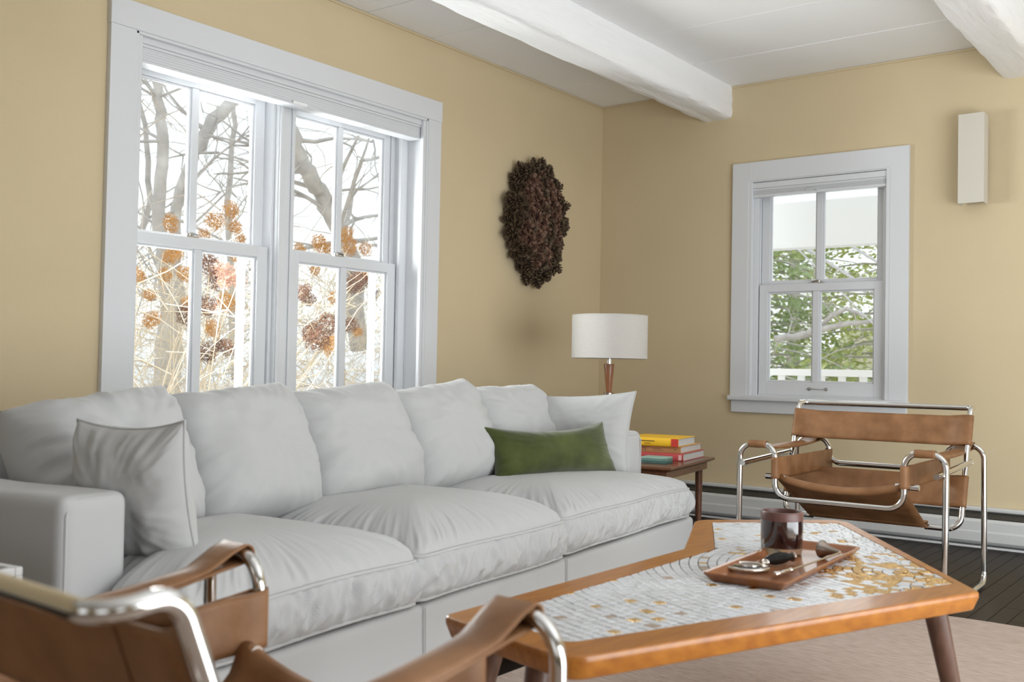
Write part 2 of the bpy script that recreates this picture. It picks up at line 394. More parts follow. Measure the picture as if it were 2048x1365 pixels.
# ---- end window (window_2)
W2 = empty('window_2',(0,0,0),kind='structure')
xf=XB-.022
def W2p(name,*boxes,bevel=.002):
    g=G()
    for a,b in boxes: g.box(a,b)
    return g.build(name,'trim',W2,bevel=bevel)
W2p('casing',((xf,BY1-.002,.706),(XB,2.566,2.041)))
W2p('casing',((xf,1.575,.706),(XB,BY0+.002,2.041)))
W2p('head_casing',((xf-.001,BY0,BZ1),(XB,BY1,2.041)))
W2p('stool',((xf-.03,1.57,.680),(XB+.03,2.572,.707)),bevel=.006)
W2p('apron',((xf,1.578,.611),(XB,2.560,.680)),bevel=.004)
W2p('jamb',((xf+.002,BY1-.022,.706),(XB+.19,BY1+.004,BZ1+.01)))
W2p('jamb',((xf+.002,BY0-.004,.706),(XB+.19,BY0+.022,BZ1+.01)))
W2p('head_jamb',((xf+.004,BY0+.021,BZ1-.006),(XB+.19,BY1-.021,BZ1+.012)))
W2p('jamb_liner',((XB+.016,BY1-.048,.706),(XB+.03,BY1-.022,BZ1-.02)),((XB+.016,BY0+.022,.706),(XB+.03,BY0+.046,BZ1-.02)),((XB+.05,BY1-.044,.706),(XB+.15,BY1-.022,BZ1-.02)),((XB+.05,BY0+.022,.706),(XB+.15,BY0+.044,BZ1-.02)),bevel=.002)
W2p('sill',((XB+.02,BY0,.68),(XB+.25,BY1,.716)))
lo=sash(W2,'lower_sash',1.716,2.416,.716,1.340,XB+.032,.050,.042,.075,2.086,.036,axis='y')
up=sash(W2,'upper_sash',1.712,2.420,1.312,1.915,XB+.070,.048,.05,.046,2.083,.034,axis='y')
g=G(); g.box((XB+.036,2.05,1.340),(XB+.062,2.11,1.346)); g.tube([(XB+.048,2.06,1.35),(XB+.045,2.085,1.356),(XB+.048,2.115,1.352)],.006,8); g.lathe([(0,0),(.012,0),(.012,.012),(0,.013)],16,(XB+.05,2.075,1.344))
g.build('sash_lock','steel',lo,smooth=True)
g=G(); g.tube(fillet([(XB+.034,2.115,.755),(XB+.006,2.105,.755),(XB+.006,2.035,.752),(XB+.034,2.025,.752)],.01),.0035,8)
for yy in (2.117,2.022): g.lathe([(0,0),(.011,0),(.009,.005),(0,.007)],14,(0,0,0),Matrix.Translation((XB+.032,yy,.754))@Matrix.Rotation(-PI/2,4,'Y'))
g.build('sash_lift','steel',lo,smooth=True)
bl=empty('window_blind',(XB,2.07,1.85),label='white folded window blind at the top of the small end window',cat='blind')
g=G().box((-.012,-.378,.040),(.030,.398,.072)); g.box((-.006,-.376,.030),(.028,.396,.040)); g.build('headrail','trim',bl,bevel=.003)
g=G()
for k in range(6): g.box((-.004,-.374,.030-k*.005-.0038),(.026,.394,.030-k*.005))
g.build('folded_slats','trim',bl,bevel=.001)
G().box((-.010,-.375,-.012),(.028,.395,.001)).build('bottom_rail','trim',bl,bevel=.003)
g=G().tube(fillet([(-.012,-.005,-.002),(-.016,.0,.010),(-.016,.055,.010),(-.012,.062,-.002)],.008),.0025,6); g.build('pull_tab','trim',bl,smooth=True)

# ---- baseboard heater on the end wall
ht=empty('baseboard_heater',(XB,0,0),label='long grey-white hydronic baseboard heater along the end wall',cat='heater')
y0h,y1h=-3.1,3.42
def prof_x(name,pr,m,bevel=.0):
    g=G(); n=len(pr); vs_=[(x,y0h,z) for x,z in pr]+[(x,y1h,z) for x,z in pr]
    g.add(vs_,[tuple(range(n)),tuple(range(n,2*n))[::-1]]+[(i,i+n,(i+1)%n+n,(i+1)%n) for i in range(n)]); return g.build(name,m,ht,bevel=bevel)
prof_x('back_plate',[(-.004,.0),(-.004,.196),(-.022,.196),(-.030,.190),(-.030,.178),(-.010,.182),(-.008,0)],'heater',.001)
prof_x('front_cover',[(-.062,.142),(-.072,.128),(-.074,.085),(-.080,.078),(-.080,.034),(-.070,.022),(-.066,.022),(-.074,.036),(-.074,.076),(-.068,.085),(-.066,.128),(-.058,.138)],'heater',.001)
prof_x('damper',[(-.010,.172),(-.058,.146),(-.056,.142),(-.010,.166)],'hfin')
prof_x('fin_tube',[(-.012,.05),(-.012,.12),(-.055,.12),(-.055,.05)],'black')
prof_x('base_strip',[(-.010,.0),(-.010,.008),(-.070,.010),(-.072,.0)],'heater')

# ================================================================= RUG
g=G(); nx,ny=60,40; x0r,x1r,y0r,y1r=-1.6,3.785,-1.9,1.702
def rugp(i,j):
    x=x0r+(x1r-x0r)*i/nx; y=y0r+(y1r-y0r)*j/ny
    if i==nx: x+=.004*math.sin(j*1.1)
    return (x,y,.010+.0015*noise.noise((x*3,y*3,0)))
vs_=[rugp(i,j) for i in range(nx+1) for j in range(ny+1)]
bt=[(v[0],v[1],.0005) for v in vs_]
N_=(ny+1); fs_=[(i*N_+j,(i+1)*N_+j,(i+1)*N_+j+1,i*N_+j+1) for i in range(nx) for j in range(ny)]
k0=len(vs_)
for i in range(nx): fs_+=[(i*N_,k0+i*N_,k0+(i+1)*N_,(i+1)*N_),(i*N_+ny,(i+1)*N_+ny,k0+(i+1)*N_+ny,k0+i*N_+ny)]
for j in range(ny): fs_+=[(nx*N_+j,k0+nx*N_+j,k0+nx*N_+j+1,nx*N_+j+1),(j,j+1,k0+j+1,k0+j)]
g.add(vs_+bt,fs_); tag(g.build('area_rug','rug',smooth=True),'pinkish beige woven wool rug on the dark plank floor','rug')

# ================================================================= SOFA
SU=Vector((.99347,.11406,0)); SN=Vector((-.11406,.99347,0)); SA=Vector((1.384,1.661,0)); SANG=math.radians(6.549)
sofa=empty('sofa',SA,SANG,'long white slipcovered sofa with loose back and seat cushions under the large window','sofa')
def bx_round(g,a,b): return g.box(a,b)
# base with soft slipcover
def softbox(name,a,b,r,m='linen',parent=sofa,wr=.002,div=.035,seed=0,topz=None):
    bm=bmesh.new(); bmesh.ops.create_cube(bm,size=1)
    for v in bm.verts: v.co=Vector((a[k]+(b[k]-a[k])*(v.co[k]+.5) for k in range(3)))
    bmesh.ops.bevel(bm,geom=bm.edges[:],offset=r,segments=4,affect='EDGES',profile=.6)
    me=bpy.data.meshes.new(name); 
    # subdivide long spans
    for ax in range(3):
        L=b[ax]-a[ax]; n=int(L/div)
        for k in range(1,n):
            p=[0,0,0]; p[ax]=a[ax]+L*k/n; no=[0,0,0]; no[ax]=1
            bmesh.ops.bisect_plane(bm,geom=bm.verts[:]+bm.edges[:]+bm.faces[:],plane_co=p,plane_no=no)
    bm.normal_update()
    for v in bm.verts:
        d=wr*fbm(v.co.x*3+seed,v.co.y*3,v.co.z*3)
        v.co+=v.normal*d
    bm.to_mesh(me); bm.free(); me.materials.append(M[m]); me.polygons.foreach_set('use_smooth',[True]*len(me.polygons))
    o=bpy.data.objects.new(name,me); C.objects.link(o); o.parent=parent; return o
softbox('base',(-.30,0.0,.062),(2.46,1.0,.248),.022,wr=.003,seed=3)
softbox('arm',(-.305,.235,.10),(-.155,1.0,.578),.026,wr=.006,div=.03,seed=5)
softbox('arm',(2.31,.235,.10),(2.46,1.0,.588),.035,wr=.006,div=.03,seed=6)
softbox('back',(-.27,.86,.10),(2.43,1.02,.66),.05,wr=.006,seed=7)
# pleat seams on the base front
for ux in (.555,.562,1.325,1.332):
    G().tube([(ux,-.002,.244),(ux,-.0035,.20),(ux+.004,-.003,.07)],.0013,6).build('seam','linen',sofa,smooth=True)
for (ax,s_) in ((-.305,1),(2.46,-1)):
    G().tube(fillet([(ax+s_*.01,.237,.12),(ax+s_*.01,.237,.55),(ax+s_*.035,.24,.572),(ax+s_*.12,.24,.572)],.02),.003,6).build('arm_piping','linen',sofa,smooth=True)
# legs
for (uu,nn) in ((-.2,.12),(2.36,.12),(-.2,.9),(2.36,.9),(1.08,.12)):
    G().box((uu-.03,nn-.03,0.0),(uu+.03,nn+.03,.066)).build('leg','legwood',sofa,bevel=.004)

def seat_cushion(outline,cz0,cz1,crown,ctr,seed):
    """outline: closed XY polyline; ring-based plump box cushion with gathered sides; returns mesh object + piping"""
    P=[Vector(p) for p in outline]
    # resample evenly
    L=[0]
    for i in range(len(P)): L.append(L[-1]+(P[(i+1)%len(P)]-P[i]).length)
    n=int(L[-1]/.0052); pts=[]; j=0
    for k in range(n):
        s=L[-1]*k/n
        while L[j+1]<s: j+=1
        t=(s-L[j])/(L[j+1]-L[j]); pts.append(P[j].lerp(P[(j+1)%len(P)],t))
    nrm=[]
    for k in range(n):
        t=pts[(k+2)%n]-pts[k-2]; nrm.append(Vector((t.y,-t.x)).normalized())
    c=Vector(ctr); g=G(); vs_=[]; rings=[]
    def ring(f): rings.append([f(k) for k in range(n)])
    LT=L[-1]; h=cz1-cz0
    def gath(k,amp,row,sk=0):
        s=LT*k/n+seed*7.3
        a=1-3.2*abs(noise.noise((s*24+sk,row*.55,seed)))**.8; b=1-2.4*abs(noise.noise((s*47+sk*1.5,row*.8,seed+9))); e_=noise.noise((s*9,row*.5,seed+3))
        return amp*(a*.6+b*.45+e_*.8)
    dome=lambda r: (1-r**2.6)**.62 if r<1 else 0
    radii=[.0,.12,.24,.36,.47,.57,.66,.73,.79,.84,.88,.91,.935,.955,.97,.982,.992,.998]
    # underside
    for r in reversed([.2,.5,.8,.95]):
        pass
    for r in radii[1:]:
        def f(k,r=r):
            p=c+(pts[k]-c)*r
            dist=(pts[k]-c).length*(1-r)            # distance from the edge
            wv=gath(k,.0105*math.exp(-(dist/.085)**1.4)*min(1,dist/.012+.15)*max(0,min(1,(r-.3)*3)),dist*9,dist*3)
            lo=.004*fbm(p.x*4+seed,p.y*4,seed)
            return (p.x,p.y,cz1+crown*dome(r)+wv+lo*(1-r))
        ring(f)
    rows=16
    for q in range(rows+1):
        t=q/rows
        def f(k,t=t):
            bul=.016*math.sin(PI*t)**.7 if 0<t<1 else 0
            wv=gath(k,.0190*math.sin(PI*t)**.45 if 0<t<1 else 0,t*2.2,t*1.2)
            p=pts[k]+nrm[k]*(bul+wv)
            sag=.008*noise.noise((pts[k].x*2.2,seed,pts[k].y))
            return (p.x,p.y,cz1-h*t+sag)
        ring(f)
    for r in (.97,.9,.7,.35):
        def f(k,r=r):
            p=c+(pts[k]-c)*r; return (p.x,p.y,cz0-.006*(1-r))
        ring(f)
    for R_ in rings: vs_+=R_
    vs_.append((c.x,c.y,cz1+crown)); top=len(vs_)-1; vs_.append((c.x,c.y,cz0-.01)); bot=len(vs_)-1
    fs_=[(top,k,(k+1)%n) for k in range(n)]
    for i in range(len(rings)-1):
        for k in range(n): k2=(k+1)%n; fs_.append((i*n+k,(i+1)*n+k,(i+1)*n+k2,i*n+k2))
    m_=len(rings)-1; fs_+=[(m_*n+k,bot,m_*n+(k+1)%n) for k in range(n)]
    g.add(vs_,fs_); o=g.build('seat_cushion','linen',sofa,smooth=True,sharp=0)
    for zz,ss in ((cz1,0),(cz0,1)):
        pl=[]
        for k in range(0,n,2):
            p=pts[k]+nrm[k]*.003; sag=.008*noise.noise((pts[k].x*2.2,seed,pts[k].y))
            pl.append((p.x,p.y,zz+sag+.0015*noise.noise((k*.3,seed,1))))
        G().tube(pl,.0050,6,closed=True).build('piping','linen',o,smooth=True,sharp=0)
    return o
def rr(poly,rad,n=6):
    P=[Vector((*p,0)) for p in poly]; out=[]
    m=len(P)
    for i in range(m):
        r=rad[i] if isinstance(rad,(list,tuple)) else rad
        f=fillet([P[i-1],P[i],P[(i+1)%m]],r,n)[1:-1]; out+=[(v.x,v.y) for v in f]
    return out
c1=rr([(-.235,.01),(.531,.0),(.531,.64),(-.15,.64),(-.15,.225),(-.235,.215)],[.05,.03,.05,.05,.03,.05])
c2=rr([(.539,.0),(1.311,.0),(1.311,.64),(.539,.64)],[.03,.03,.05,.05])
c3=rr([(1.319,.0),(2.400,.0),(2.400,.225),(2.30,.225),(2.30,.64),(1.319,.64)],[.03,.022,.03,.02,.05,.05])
seat_cushion(c1,.258,.362,.105,(.20,.30),1)
seat_cushion(c2,.258,.366,.108,(.925,.32),2)
seat_cushion(c3,.262,.370,.088,(1.74,.33),3)

def pillow(corners,tf,tb,m,name,parent=None,nu=64,pinch=.10,corner=.0,wr=.006,seed=0,edge=.0,power=.5,sag=0,top_crown=0,piping=None,px_=3.0):
    """corners TL,TR,BR,BL (Vectors). front normal = (TR-TL)x(TL-BL). Knife-edged plump cushion."""
    TL,TR,BR,BL=[Vector(c) for c in corners]
    ctr=(TL+TR+BR+BL)/4; Nn=((TR-TL)+(BR-BL)).cross((TL-BL)+(TR-BR)).normalized()
    nv=nu; vs_=[]; fs_=[]
    def pos(i,j,side):
        u=-1+2*i/nu; v=-1+2*j/nv
        uu=math.sin(u*PI/2)*.35+u*.65; vv=math.sin(v*PI/2)*.35+v*.65
        # concave edges, pointed corners
        pu=uu*(1-pinch*(1-vv*vv)*abs(uu)**2.5); pv=vv*(1-pinch*(1-uu*uu)*abs(vv)**2.5)
        if sag and pv>0: pv-=sag*(1-uu*uu)*pv
        if top_crown and pv>0: pv+=top_crown*(1-uu*uu)*pv
        s=(pu+1)/2; t=(pv+1)/2
        p=(BL*(1-s)+BR*s)*(1-t)+(TL*(1-s)+TR*s)*t
        th=((1-abs(uu)**px_)*(1-abs(vv)**px_)); th=max(0,th)**power
        e=(1-th)
        ang=math.atan2(vv,uu)
        rad=max(abs(uu),abs(vv))
        w1=wr*noise.noise((math.cos(ang)*7+seed,math.sin(ang)*7,rad*1.6+seed))*min(1,th*3)*rad**2
        w2=wr*1.1*fbm(uu*1.6+seed,vv*1.6,seed*2+side)*th
        w3=wr*.6*noise.noise((math.cos(ang)*19+seed,math.sin(ang)*19,rad*2))*min(1,th*3)*rad**4
        if edge: p=p+Nn*edge*fbm(uu*2+seed,vv*2,3)
        if side==0: return p+Nn*(tf*th+w1+w2+w3)
        return p-Nn*(tb*th+w2*.5)
    for j in range(nv+1):
        for i in range(nu+1): vs_.append(pos(i,j,0))
    q=nu+1; base=len(vs_); idx={}
    for j in range(nv+1):
        for i in range(nu+1):
            if i in(0,nu) or j in (0,nv): idx[(i,j)]=j*q+i
            else: idx[(i,j)]=len(vs_); vs_.append(pos(i,j,1))
    for j in range(nv):
        for i in range(nu):
            fs_.append((j*q+i,j*q+i+1,(j+1)*q+i+1,(j+1)*q+i))
            fs_.append((idx[(i,j)],idx[(i,j+1)],idx[(i+1,j+1)],idx[(i+1,j)]))
    g=G().add(vs_,fs_); o=g.build(name,m,parent,smooth=True,sharp=0)
    if piping:
        bd=[vs_[j] for j in range(0,nu+1)]+[vs_[j*q+nu] for j in range(1,nv+1)]+[vs_[nv*q+i] for i in range(nu-1,-1,-1)]+[vs_[j*q] for j in range(nv-1,0,-1)]
        G().tube(bd,piping,6,closed=True).build('seam','linen2' if m!='green' else 'green',o,smooth=True,sharp=0)
    return o
# back cushions
bk=[(-.130,.300),(.292,.752),(.735,1.258),(1.242,1.742),(1.735,2.262)]
tops=[(.722,.775),(.742,.778),(.745,.785),(.742,.788),(.750,.760)]
for i,((a,b),(zl,zr)) in enumerate(zip(bk,tops)):
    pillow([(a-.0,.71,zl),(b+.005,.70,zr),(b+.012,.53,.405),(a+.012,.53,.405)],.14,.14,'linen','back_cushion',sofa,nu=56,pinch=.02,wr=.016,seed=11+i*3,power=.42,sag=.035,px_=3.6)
def SW(u,n,z): p=SA+SU*u+SN*n; return Vector((p.x,p.y,z))
def thing_pillow(label,cs,tf,tb,m,name,**k):
    o=pillow([SW(*c) for c in cs],tf,tb,m,name,**k); tag(o,label,'pillow'); return o
thing_pillow('white square throw pillow leaning on the left sofa arm',[(-.125,.44,.715),(-.085,.155,.722),(-.005,.185,.405),(-.035,.54,.405)],.07,.07,'linen2','throw_pillow',pinch=.10,wr=.011,seed=31,power=.55,piping=.003,sag=.03)
thing_pillow('white square throw pillow leaning on the right sofa arm behind the green one',[(2.21,.64,.727),(2.275,.185,.755),(2.235,.20,.418),(2.13,.60,.42)],.075,.06,'linen2','throw_pillow',pinch=.07,wr=.006,seed=37,power=.5,piping=.003,sag=.02)
thing_pillow('dark green velvet lumbar pillow on the right seat cushion of the sofa',[(1.60,.50,.628),(2.135,.265,.637),(2.175,.215,.430),(1.575,.42,.432)],.075,.06,'green','lumbar_pillow',pinch=.10,wr=.004,seed=41,power=.5,sag=.24)

# ================================================================= ARMCHAIRS (tubular steel and leather)
def stadium(p0,p1,r,axis,n=8):
    """closed loop round two parallel rods at p0,p1; axis = rod direction; returns list of points"""
    d=(p1-p0).normalized(); s=axis.cross(d).normalized(); out=[]
    for k in range(n+1):
        a=PI*k/n; out.append(p1+s*(math.cos(a)*r)+d*(math.sin(a)*r))
    for k in range(n+1):
        a=PI*k/n; out.append(p0-s*(math.cos(a)*r)-d*(math.sin(a)*r))
    return out
def band(name,A0,A1,B0,B1,r,parent,droop=0,bow=0,bowdir=None,wfun=None,edge_drop=0,n=26,m=8,th=.0022,seam=True,sagmid=0,mat_='leather'):
    """leather band wrapped round two rods. rod A from A0 to A1, rod B from B0 to B1"""
    A0,A1,B0,B1=map(Vector,(A0,A1,B0,B1)); axA=(A1-A0).normalized(); axB=(B1-B0).normalized()
    g=G(); rows=[]
    for j in range(m+1):
        t=j/m; a=A0.lerp(A1,t); b=B0.lerp(B1,t); d=(b-a).normalized(); ax=(axA+axB).normalized(); s=ax.cross(d).normalized()
        loop=[]
        def off(w_): # along span
            f=4*w_*(1-w_)
            v=Vector((0,0,0))
            if bow: v+=bowdir*bow*f
            if edge_drop: v-=Vector((0,0,1))*edge_drop*f*(2*t-1)**2
            if sagmid: v-=Vector((0,0,1))*sagmid*f*(1-(2*t-1)**2)
            if wfun: v+=ax*((t-.5)*(A1-A0).length*(wfun(w_)-1))
            if droop: v-=Vector((0,0,1))*droop*w_**2*(1-(2*t-1)**2)
            v+=s*(.0012*noise.noise((w_*9,t*3,a.x*5)))
            return v
        for k in range(n+1): w_=k/n; loop.append(a.lerp(b,w_)+s*(r)+off(w_))
        for k in range(1,8): an=PI*k/8; loop.append(b+s*(math.cos(an)*r)+d*(math.sin(an)*r)+(off(1.0) if droop else Vector((0,0,0))))
        for k in range(n+1): w_=1-k/n; loop.append(a.lerp(b,w_)-s*(r if (w_<.12 or w_>.88) else r-2*r+ .0)*1.0*(1 if (w_<.12 or w_>.88) else -1)*1.0 + (Vector((0,0,0)) if (w_<.12 or w_>.88) else -s*0)+off(w_))
        for k in range(1,8): an=PI*k/8; loop.append(a-s*(math.cos(an)*r)-d*(math.sin(an)*r))
        rows.append(loop)
    # keep the inner layer just behind the outer one between the rods
    q=len(rows[0])
    for j,loop in enumerate(rows):
        t=j/m; a=A0.lerp(A1,t); b=B0.lerp(B1,t); d=(b-a).normalized(); ax=(axA+axB).normalized(); s=ax.cross(d).normalized()
        for k in range(n+1):
            w_=1-k/n; f=min(1,min(w_,1-w_)/.14); f=f*f*(3-2*f)
            base=loop[n-k] # outer layer at same w
            loop[n+8+k]=base - s*((2*r)*(1-f)+(.0045)*f)
    vs_=[p for l in rows for p in l]; fs_=[]
    for j in range(m):
        for k in range(q): k2=(k+1)%q; fs_.append((j*q+k,j*q+k2,(j+1)*q+k2,(j+1)*q+k))
    g.add(vs_,fs_); o=g.build(name,mat_,parent,smooth=True,sharp=50)
    so=o.modifiers.new('solid','SOLIDIFY'); so.thickness=th; so.offset=0
    if seam:
        for w_ in (.10,.90) if seam is True else seam:
            k=round(w_*n)
            for dk in (0,):
                pl=[rows[j][k]+( (rows[j][k]-rows[j][2*n+8-k]).normalized()*.0016) for j in range(m+1)]
                G().tube(pl,.0013,5).build('stitching','leather_d',o,smooth=True)
    return o
def armchair(origin,ang,sc,label,r=.0112,top=.725,lean_x=-.55,bar_x=-.61,arm_drop=0.0,nseg=14,bin_=0,szs=(.487,.505)):
    root=empty('tubular_armchair',origin,ang,label,'chair')
    hw,iw=.385*sc,.242*sc; X0,X1=0.0,-.625*sc; za=.562; zb=.357; zr=.455
    def Zt(x,z): return z + (arm_drop*x if z>.3 else arm_drop*x*(z/.3))
    def P(x,y,z): return Vector((x,y,Zt(x,z)))
    def T(name,pts,rad,rr_=r,m='chrome',caps=True):
        return G().tube(fillet(pts,rad,nseg//2),rr_,14,caps=caps).build(name,m,root,smooth=True,sharp=50)
    xm=(X0+X1)/2; fl_=r
    # front frame: floor runners, front legs, arm loops and low cross bar in one bent tube
    T('front_frame',[P(xm,-hw,fl_),P(X0+.01,-hw,fl_),P(X0,-hw,za),P(X0,-iw,za),P(X0,-iw,zb),P(X0,iw,zb),P(X0,iw,za),P(X0,hw,za),P(X0+.01,hw,fl_),P(xm,hw,fl_)],[0,.05]+[.052,.052,.06,.06,.052,.052]+[.05,0])
    T('rear_frame',[P(xm,-hw,fl_),P(X1-.02,-hw,fl_),P(X1,-hw,za),P(X1,-iw,za),P(X1,-iw,zr),P(X1,iw,zr),P(X1,iw,za),P(X1,hw,za),P(X1-.02,hw,fl_),P(xm,hw,fl_)],[0,.05]+[.052,.052,.05,.05,.052,.052]+[.05,0])
    # back frame: leaning inverted U with hooked feet
    by=.350*sc; lx=lean_x*sc; bx=bar_x*sc
    zt=top-r
    def LX(z): return lx+.40*(zt-z)*.9
    back=[P(LX(.255)+.0,-by+.13*sc,.252),P(LX(.255),-by,.252),P(lx,-by,zt),P(bx,-by,zt),P(bx,by,zt),P(lx,by,zt),P(LX(.255),by,.252),P(LX(.255),by-.13*sc,.252)]
    T('back_frame',back,[0,.05,.030,.032,.032,.030,.05,0])
    for s_ in (-1,1):
        T('stretcher',[P(.035,s_*(hw-.024),szs[0]),P(LX(.53)-.02,s_*(hw-.024),szs[1])],0)
    # seat rails
    for s_ in (-1,1): T('seat_rail',[P(-.026,s_*.288*sc,.437),P(-.026,s_*.205*sc,.437)],0)
    T('seat_rail',[P(LX(.27)+.015,-.235*sc,.262),P(LX(.27)+.015,.235*sc,.262)],0,r*.8)
    rb=r+.0025
    # bands
    z1,z0=top-.040,top-.155
    bb=by-bin_
    band('back_band',P(LX(z0),-bb,z0),P(LX(z1),-bb,z1),P(LX(z0),bb,z0),P(LX(z1),bb,z1),rb,root,bow=.010,bowdir=Vector((-1,0,0)),seam=(.10,.115,.90,.885))
    z1,z0=.452,.335
    band('lower_back_band',P(LX(z0),-by,z0),P(LX(z1),-by,z1),P(LX(z0),by,z0),P(LX(z1),by,z1),rb,root,bow=.012,bowdir=Vector((-1,0,0)),seam=(.14,.86))
    for s_ in (-1,1):
        ym=s_*(iw+hw)/2; hwid=.036*sc
        band('arm_strap',P(X1,ym-hwid,za),P(X1,ym+hwid,za),P(X0,ym-hwid,za),P(X0,ym+hwid,za),rb,root,sagmid=0,edge_drop=.014,wfun=lambda w_:1-.10*(4*w_*(1-w_))**.5,seam=(.88,))
        band('side_panel',P(X1,s_*iw,.432),P(X1,s_*iw,.515),P(X0,s_*iw,.432),P(X0,s_*iw,.515),rb,root,bow=.004,bowdir=Vector((0,-s_,0)),seam=(.84,))
    band('seat_sling',P(LX(.27)+.015,-.232*sc,.262),P(LX(.27)+.015,.232*sc,.262),P(-.026,-.235*sc,.437),P(-.026,.235*sc,.437),rb,root,droop=.034,m=14,seam=(.08,))
    # the front edge of the sling droops between the rail ends
    return root
armchair((3.812,1.346,0),3.164,1.0,'chrome tube and tan leather armchair under the small end window')
armchair((.976,.987,0),-.04,.865,'chrome tube and tan leather armchair in the near foreground, seen from behind',r=.0098,top=.725,lean_x=-.54,bar_x=-.615,bin_=.024,szs=(.437,.47),arm_drop=.117,nseg=18)

# ================================================================= COFFEE TABLE
def rpoly(P,rad,n=8): return rr(P,rad,n)
TZ=.42
ct=empty('coffee_table',(2.0,.95,0),0,'angular mid-century coffee table with honey wood edge and mosaic tile top','table')
OFF=Vector((2.0,.95))
outer=[(2.668,1.350),(2.978,1.030),(2.185,.485),(1.262,.838),(1.340,1.150),(2.215,1.150)]
inner=[(2.657,1.292),(2.905,1.022),(2.235,.545),(1.332,.890),(1.392,1.085),(2.262,1.092)]
orad=[.07,.05,.015,.05,.02,.06]; irad=[.012,.02,.008,.03,.015,.03]
def shift(P): return [(p[0]-OFF.x,p[1]-OFF.y) for p in P]
outer=outer[::-1]; inner=inner[::-1]; orad=orad[::-1]; irad=irad[::-1]   # reversed to anticlockwise below if needed
def area2(P): return sum(P[i][0]*P[(i+1)%len(P)][1]-P[(i+1)%len(P)][0]*P[i][1] for i in range(len(P)))
if area2(outer)<0: outer=outer[::-1]; inner=inner[::-1]; orad=orad[::-1]; irad=irad[::-1]
Po=rpoly(shift(outer),orad); Pi=rpoly(shift(inner),irad)
n=len(Po); assert len(Pi)==n
cx_=sum(p[0] for p in Po)/n; cy_=sum(p[1] for p in Po)/n
def inset(P,d):
    out=[]
    for k in range(len(P)):
        a=Vector(P[k-1]); b=Vector(P[(k+1)%len(P)]); t=(b-a); t=t.normalized() if t.length>1e-9 else Vector((1,0)); nn=Vector((-t.y,t.x)); p=Vector(P[k])+nn*d; out.append((p.x,p.y))
    return out
g=G(); L_=[]
for (P,z) in ((Pi,TZ-.006),(Pi,TZ),(inset(Po,.004),TZ),(inset(Po,.001),TZ-.002),(Po,TZ-.006),(Po,TZ-.012),(inset(Po,.010),TZ-.036),(inset(Po,.014),TZ-.039),(inset(Po,.05),TZ-.039)): L_.append([(*p,z) for p in P])
vs_=[p for l in L_ for p in l]; fs_=[]
for i in range(len(L_)-1):
    for k in range(n): k2=(k+1)%n; fs_.append((i*n+k,i*n+k2,(i+1)*n+k2,(i+1)*n+k)[::-1])
fs_.append(tuple((len(L_)-1)*n+k for k in range(n))[::-1])
g.add(vs_,fs_); g.build('wooden_frame','oak',ct,smooth=True,sharp=30)
g=G(); g.add([(*p,TZ-.0055) for p in Pi]+[(*p,TZ-.03) for p in Pi],[tuple(range(n)),tuple(range(n,2*n))[::-1]]); g.build('grout_bed','grout',ct)
# mosaic: rows of small tiles in arcs round the pointed right end
inn=[Vector(p) for p in shift(inner)]
mI=len(inn)
def inside(x,y):
    c=False
    for i in range(mI):
        a=inn[i]; b=inn[(i+1)%mI]
        if (a.y>y)!=(b.y>y) and x<(b.x-a.x)*(y-a.y)/(b.y-a.y)+a.x: c=not c
    return c
def clip(poly,a,b):
    out=[]; d=(b-a)
    f=lambda p: d.x*(p.y-a.y)-d.y*(p.x-a.x)
    for i in range(len(poly)):
        p=poly[i]; q=poly[(i+1)%len(poly)]; fp,fq=f(p),f(q)
        if fp>=0: out.append(p)
        if (fp>0 and fq<0) or (fp<0 and fq>0): t=fp/(fp-fq); out.append(p+(q-p)*t)
    return out
ctrC=Vector((2.285-OFF.x,.640-OFF.y)); tiles=[]; sp_=.0205; rnd=random.Random(5)
# inset polygon edges
for ri in range(0,62):
    r=ri*sp_+.012; nt_=max(4,int(2*PI*r/(sp_*1.12))); ph=rnd.random()
    k=0
    a=ph
    while a<ph+2*PI-1e-6:
        wd=(sp_*rnd.choice((1.0,1.05,1.15,1.3)))/r; wd=min(wd,ph+2*PI-a+1e-9)
        gp=.0022/r; a0=a+gp/2; a1=a+wd-gp/2; a+=wd
        am=(a0+a1)/2; cpt=ctrC+Vector((math.cos(am),math.sin(am)))*r
        if not (-.75<cpt.x<1.0 and -.5<cpt.y<.45): continue
        r0,r1=r-sp_/2+.0011,r+sp_/2-.0011
        quad=[ctrC+Vector((math.cos(t),math.sin(t)))*rr_ for t,rr_ in ((a0,r0),(a0,r1),(a1,r1),(a1,r0))][::-1]
        if area2([(p.x,p.y) for p in quad])<0: quad=quad[::-1]
        ins=[inside(p.x,p.y) for p in quad]
        if not any(ins) and not inside(cpt.x,cpt.y): continue
        if not all(ins):
            for i in range(mI):
                A_,B_=inn[i],inn[(i+1)%mI]; d=(B_-A_).normalized(); nn=Vector((-d.y,d.x))
                t=(cpt-A_).dot(d); 
                if -.02<t<(B_-A_).length+.02 and abs((cpt-A_).dot(nn))<.03: quad=clip(quad,A_+nn*.0012,B_+nn*.0012)
                if len(quad)<3: break
            if len(quad)<3: continue
            ar=abs(area2([(p.x,p.y) for p in quad]))/2
            if ar<2e-5: continue
        tiles.append((quad,cpt,r))
def tile_mat(c,r):
    # gold tiles: scattered everywhere, massed at the pointed end to imitate golden glare
    p=.035+.8*max(0,1-r/.40)**1.3
    x=rnd.random()
    if x<p: return 'tile_g'
    if x<p+.02: return 'tile_t'
    return 'tile_w' if rnd.random()<.7 else 'tile_w2'
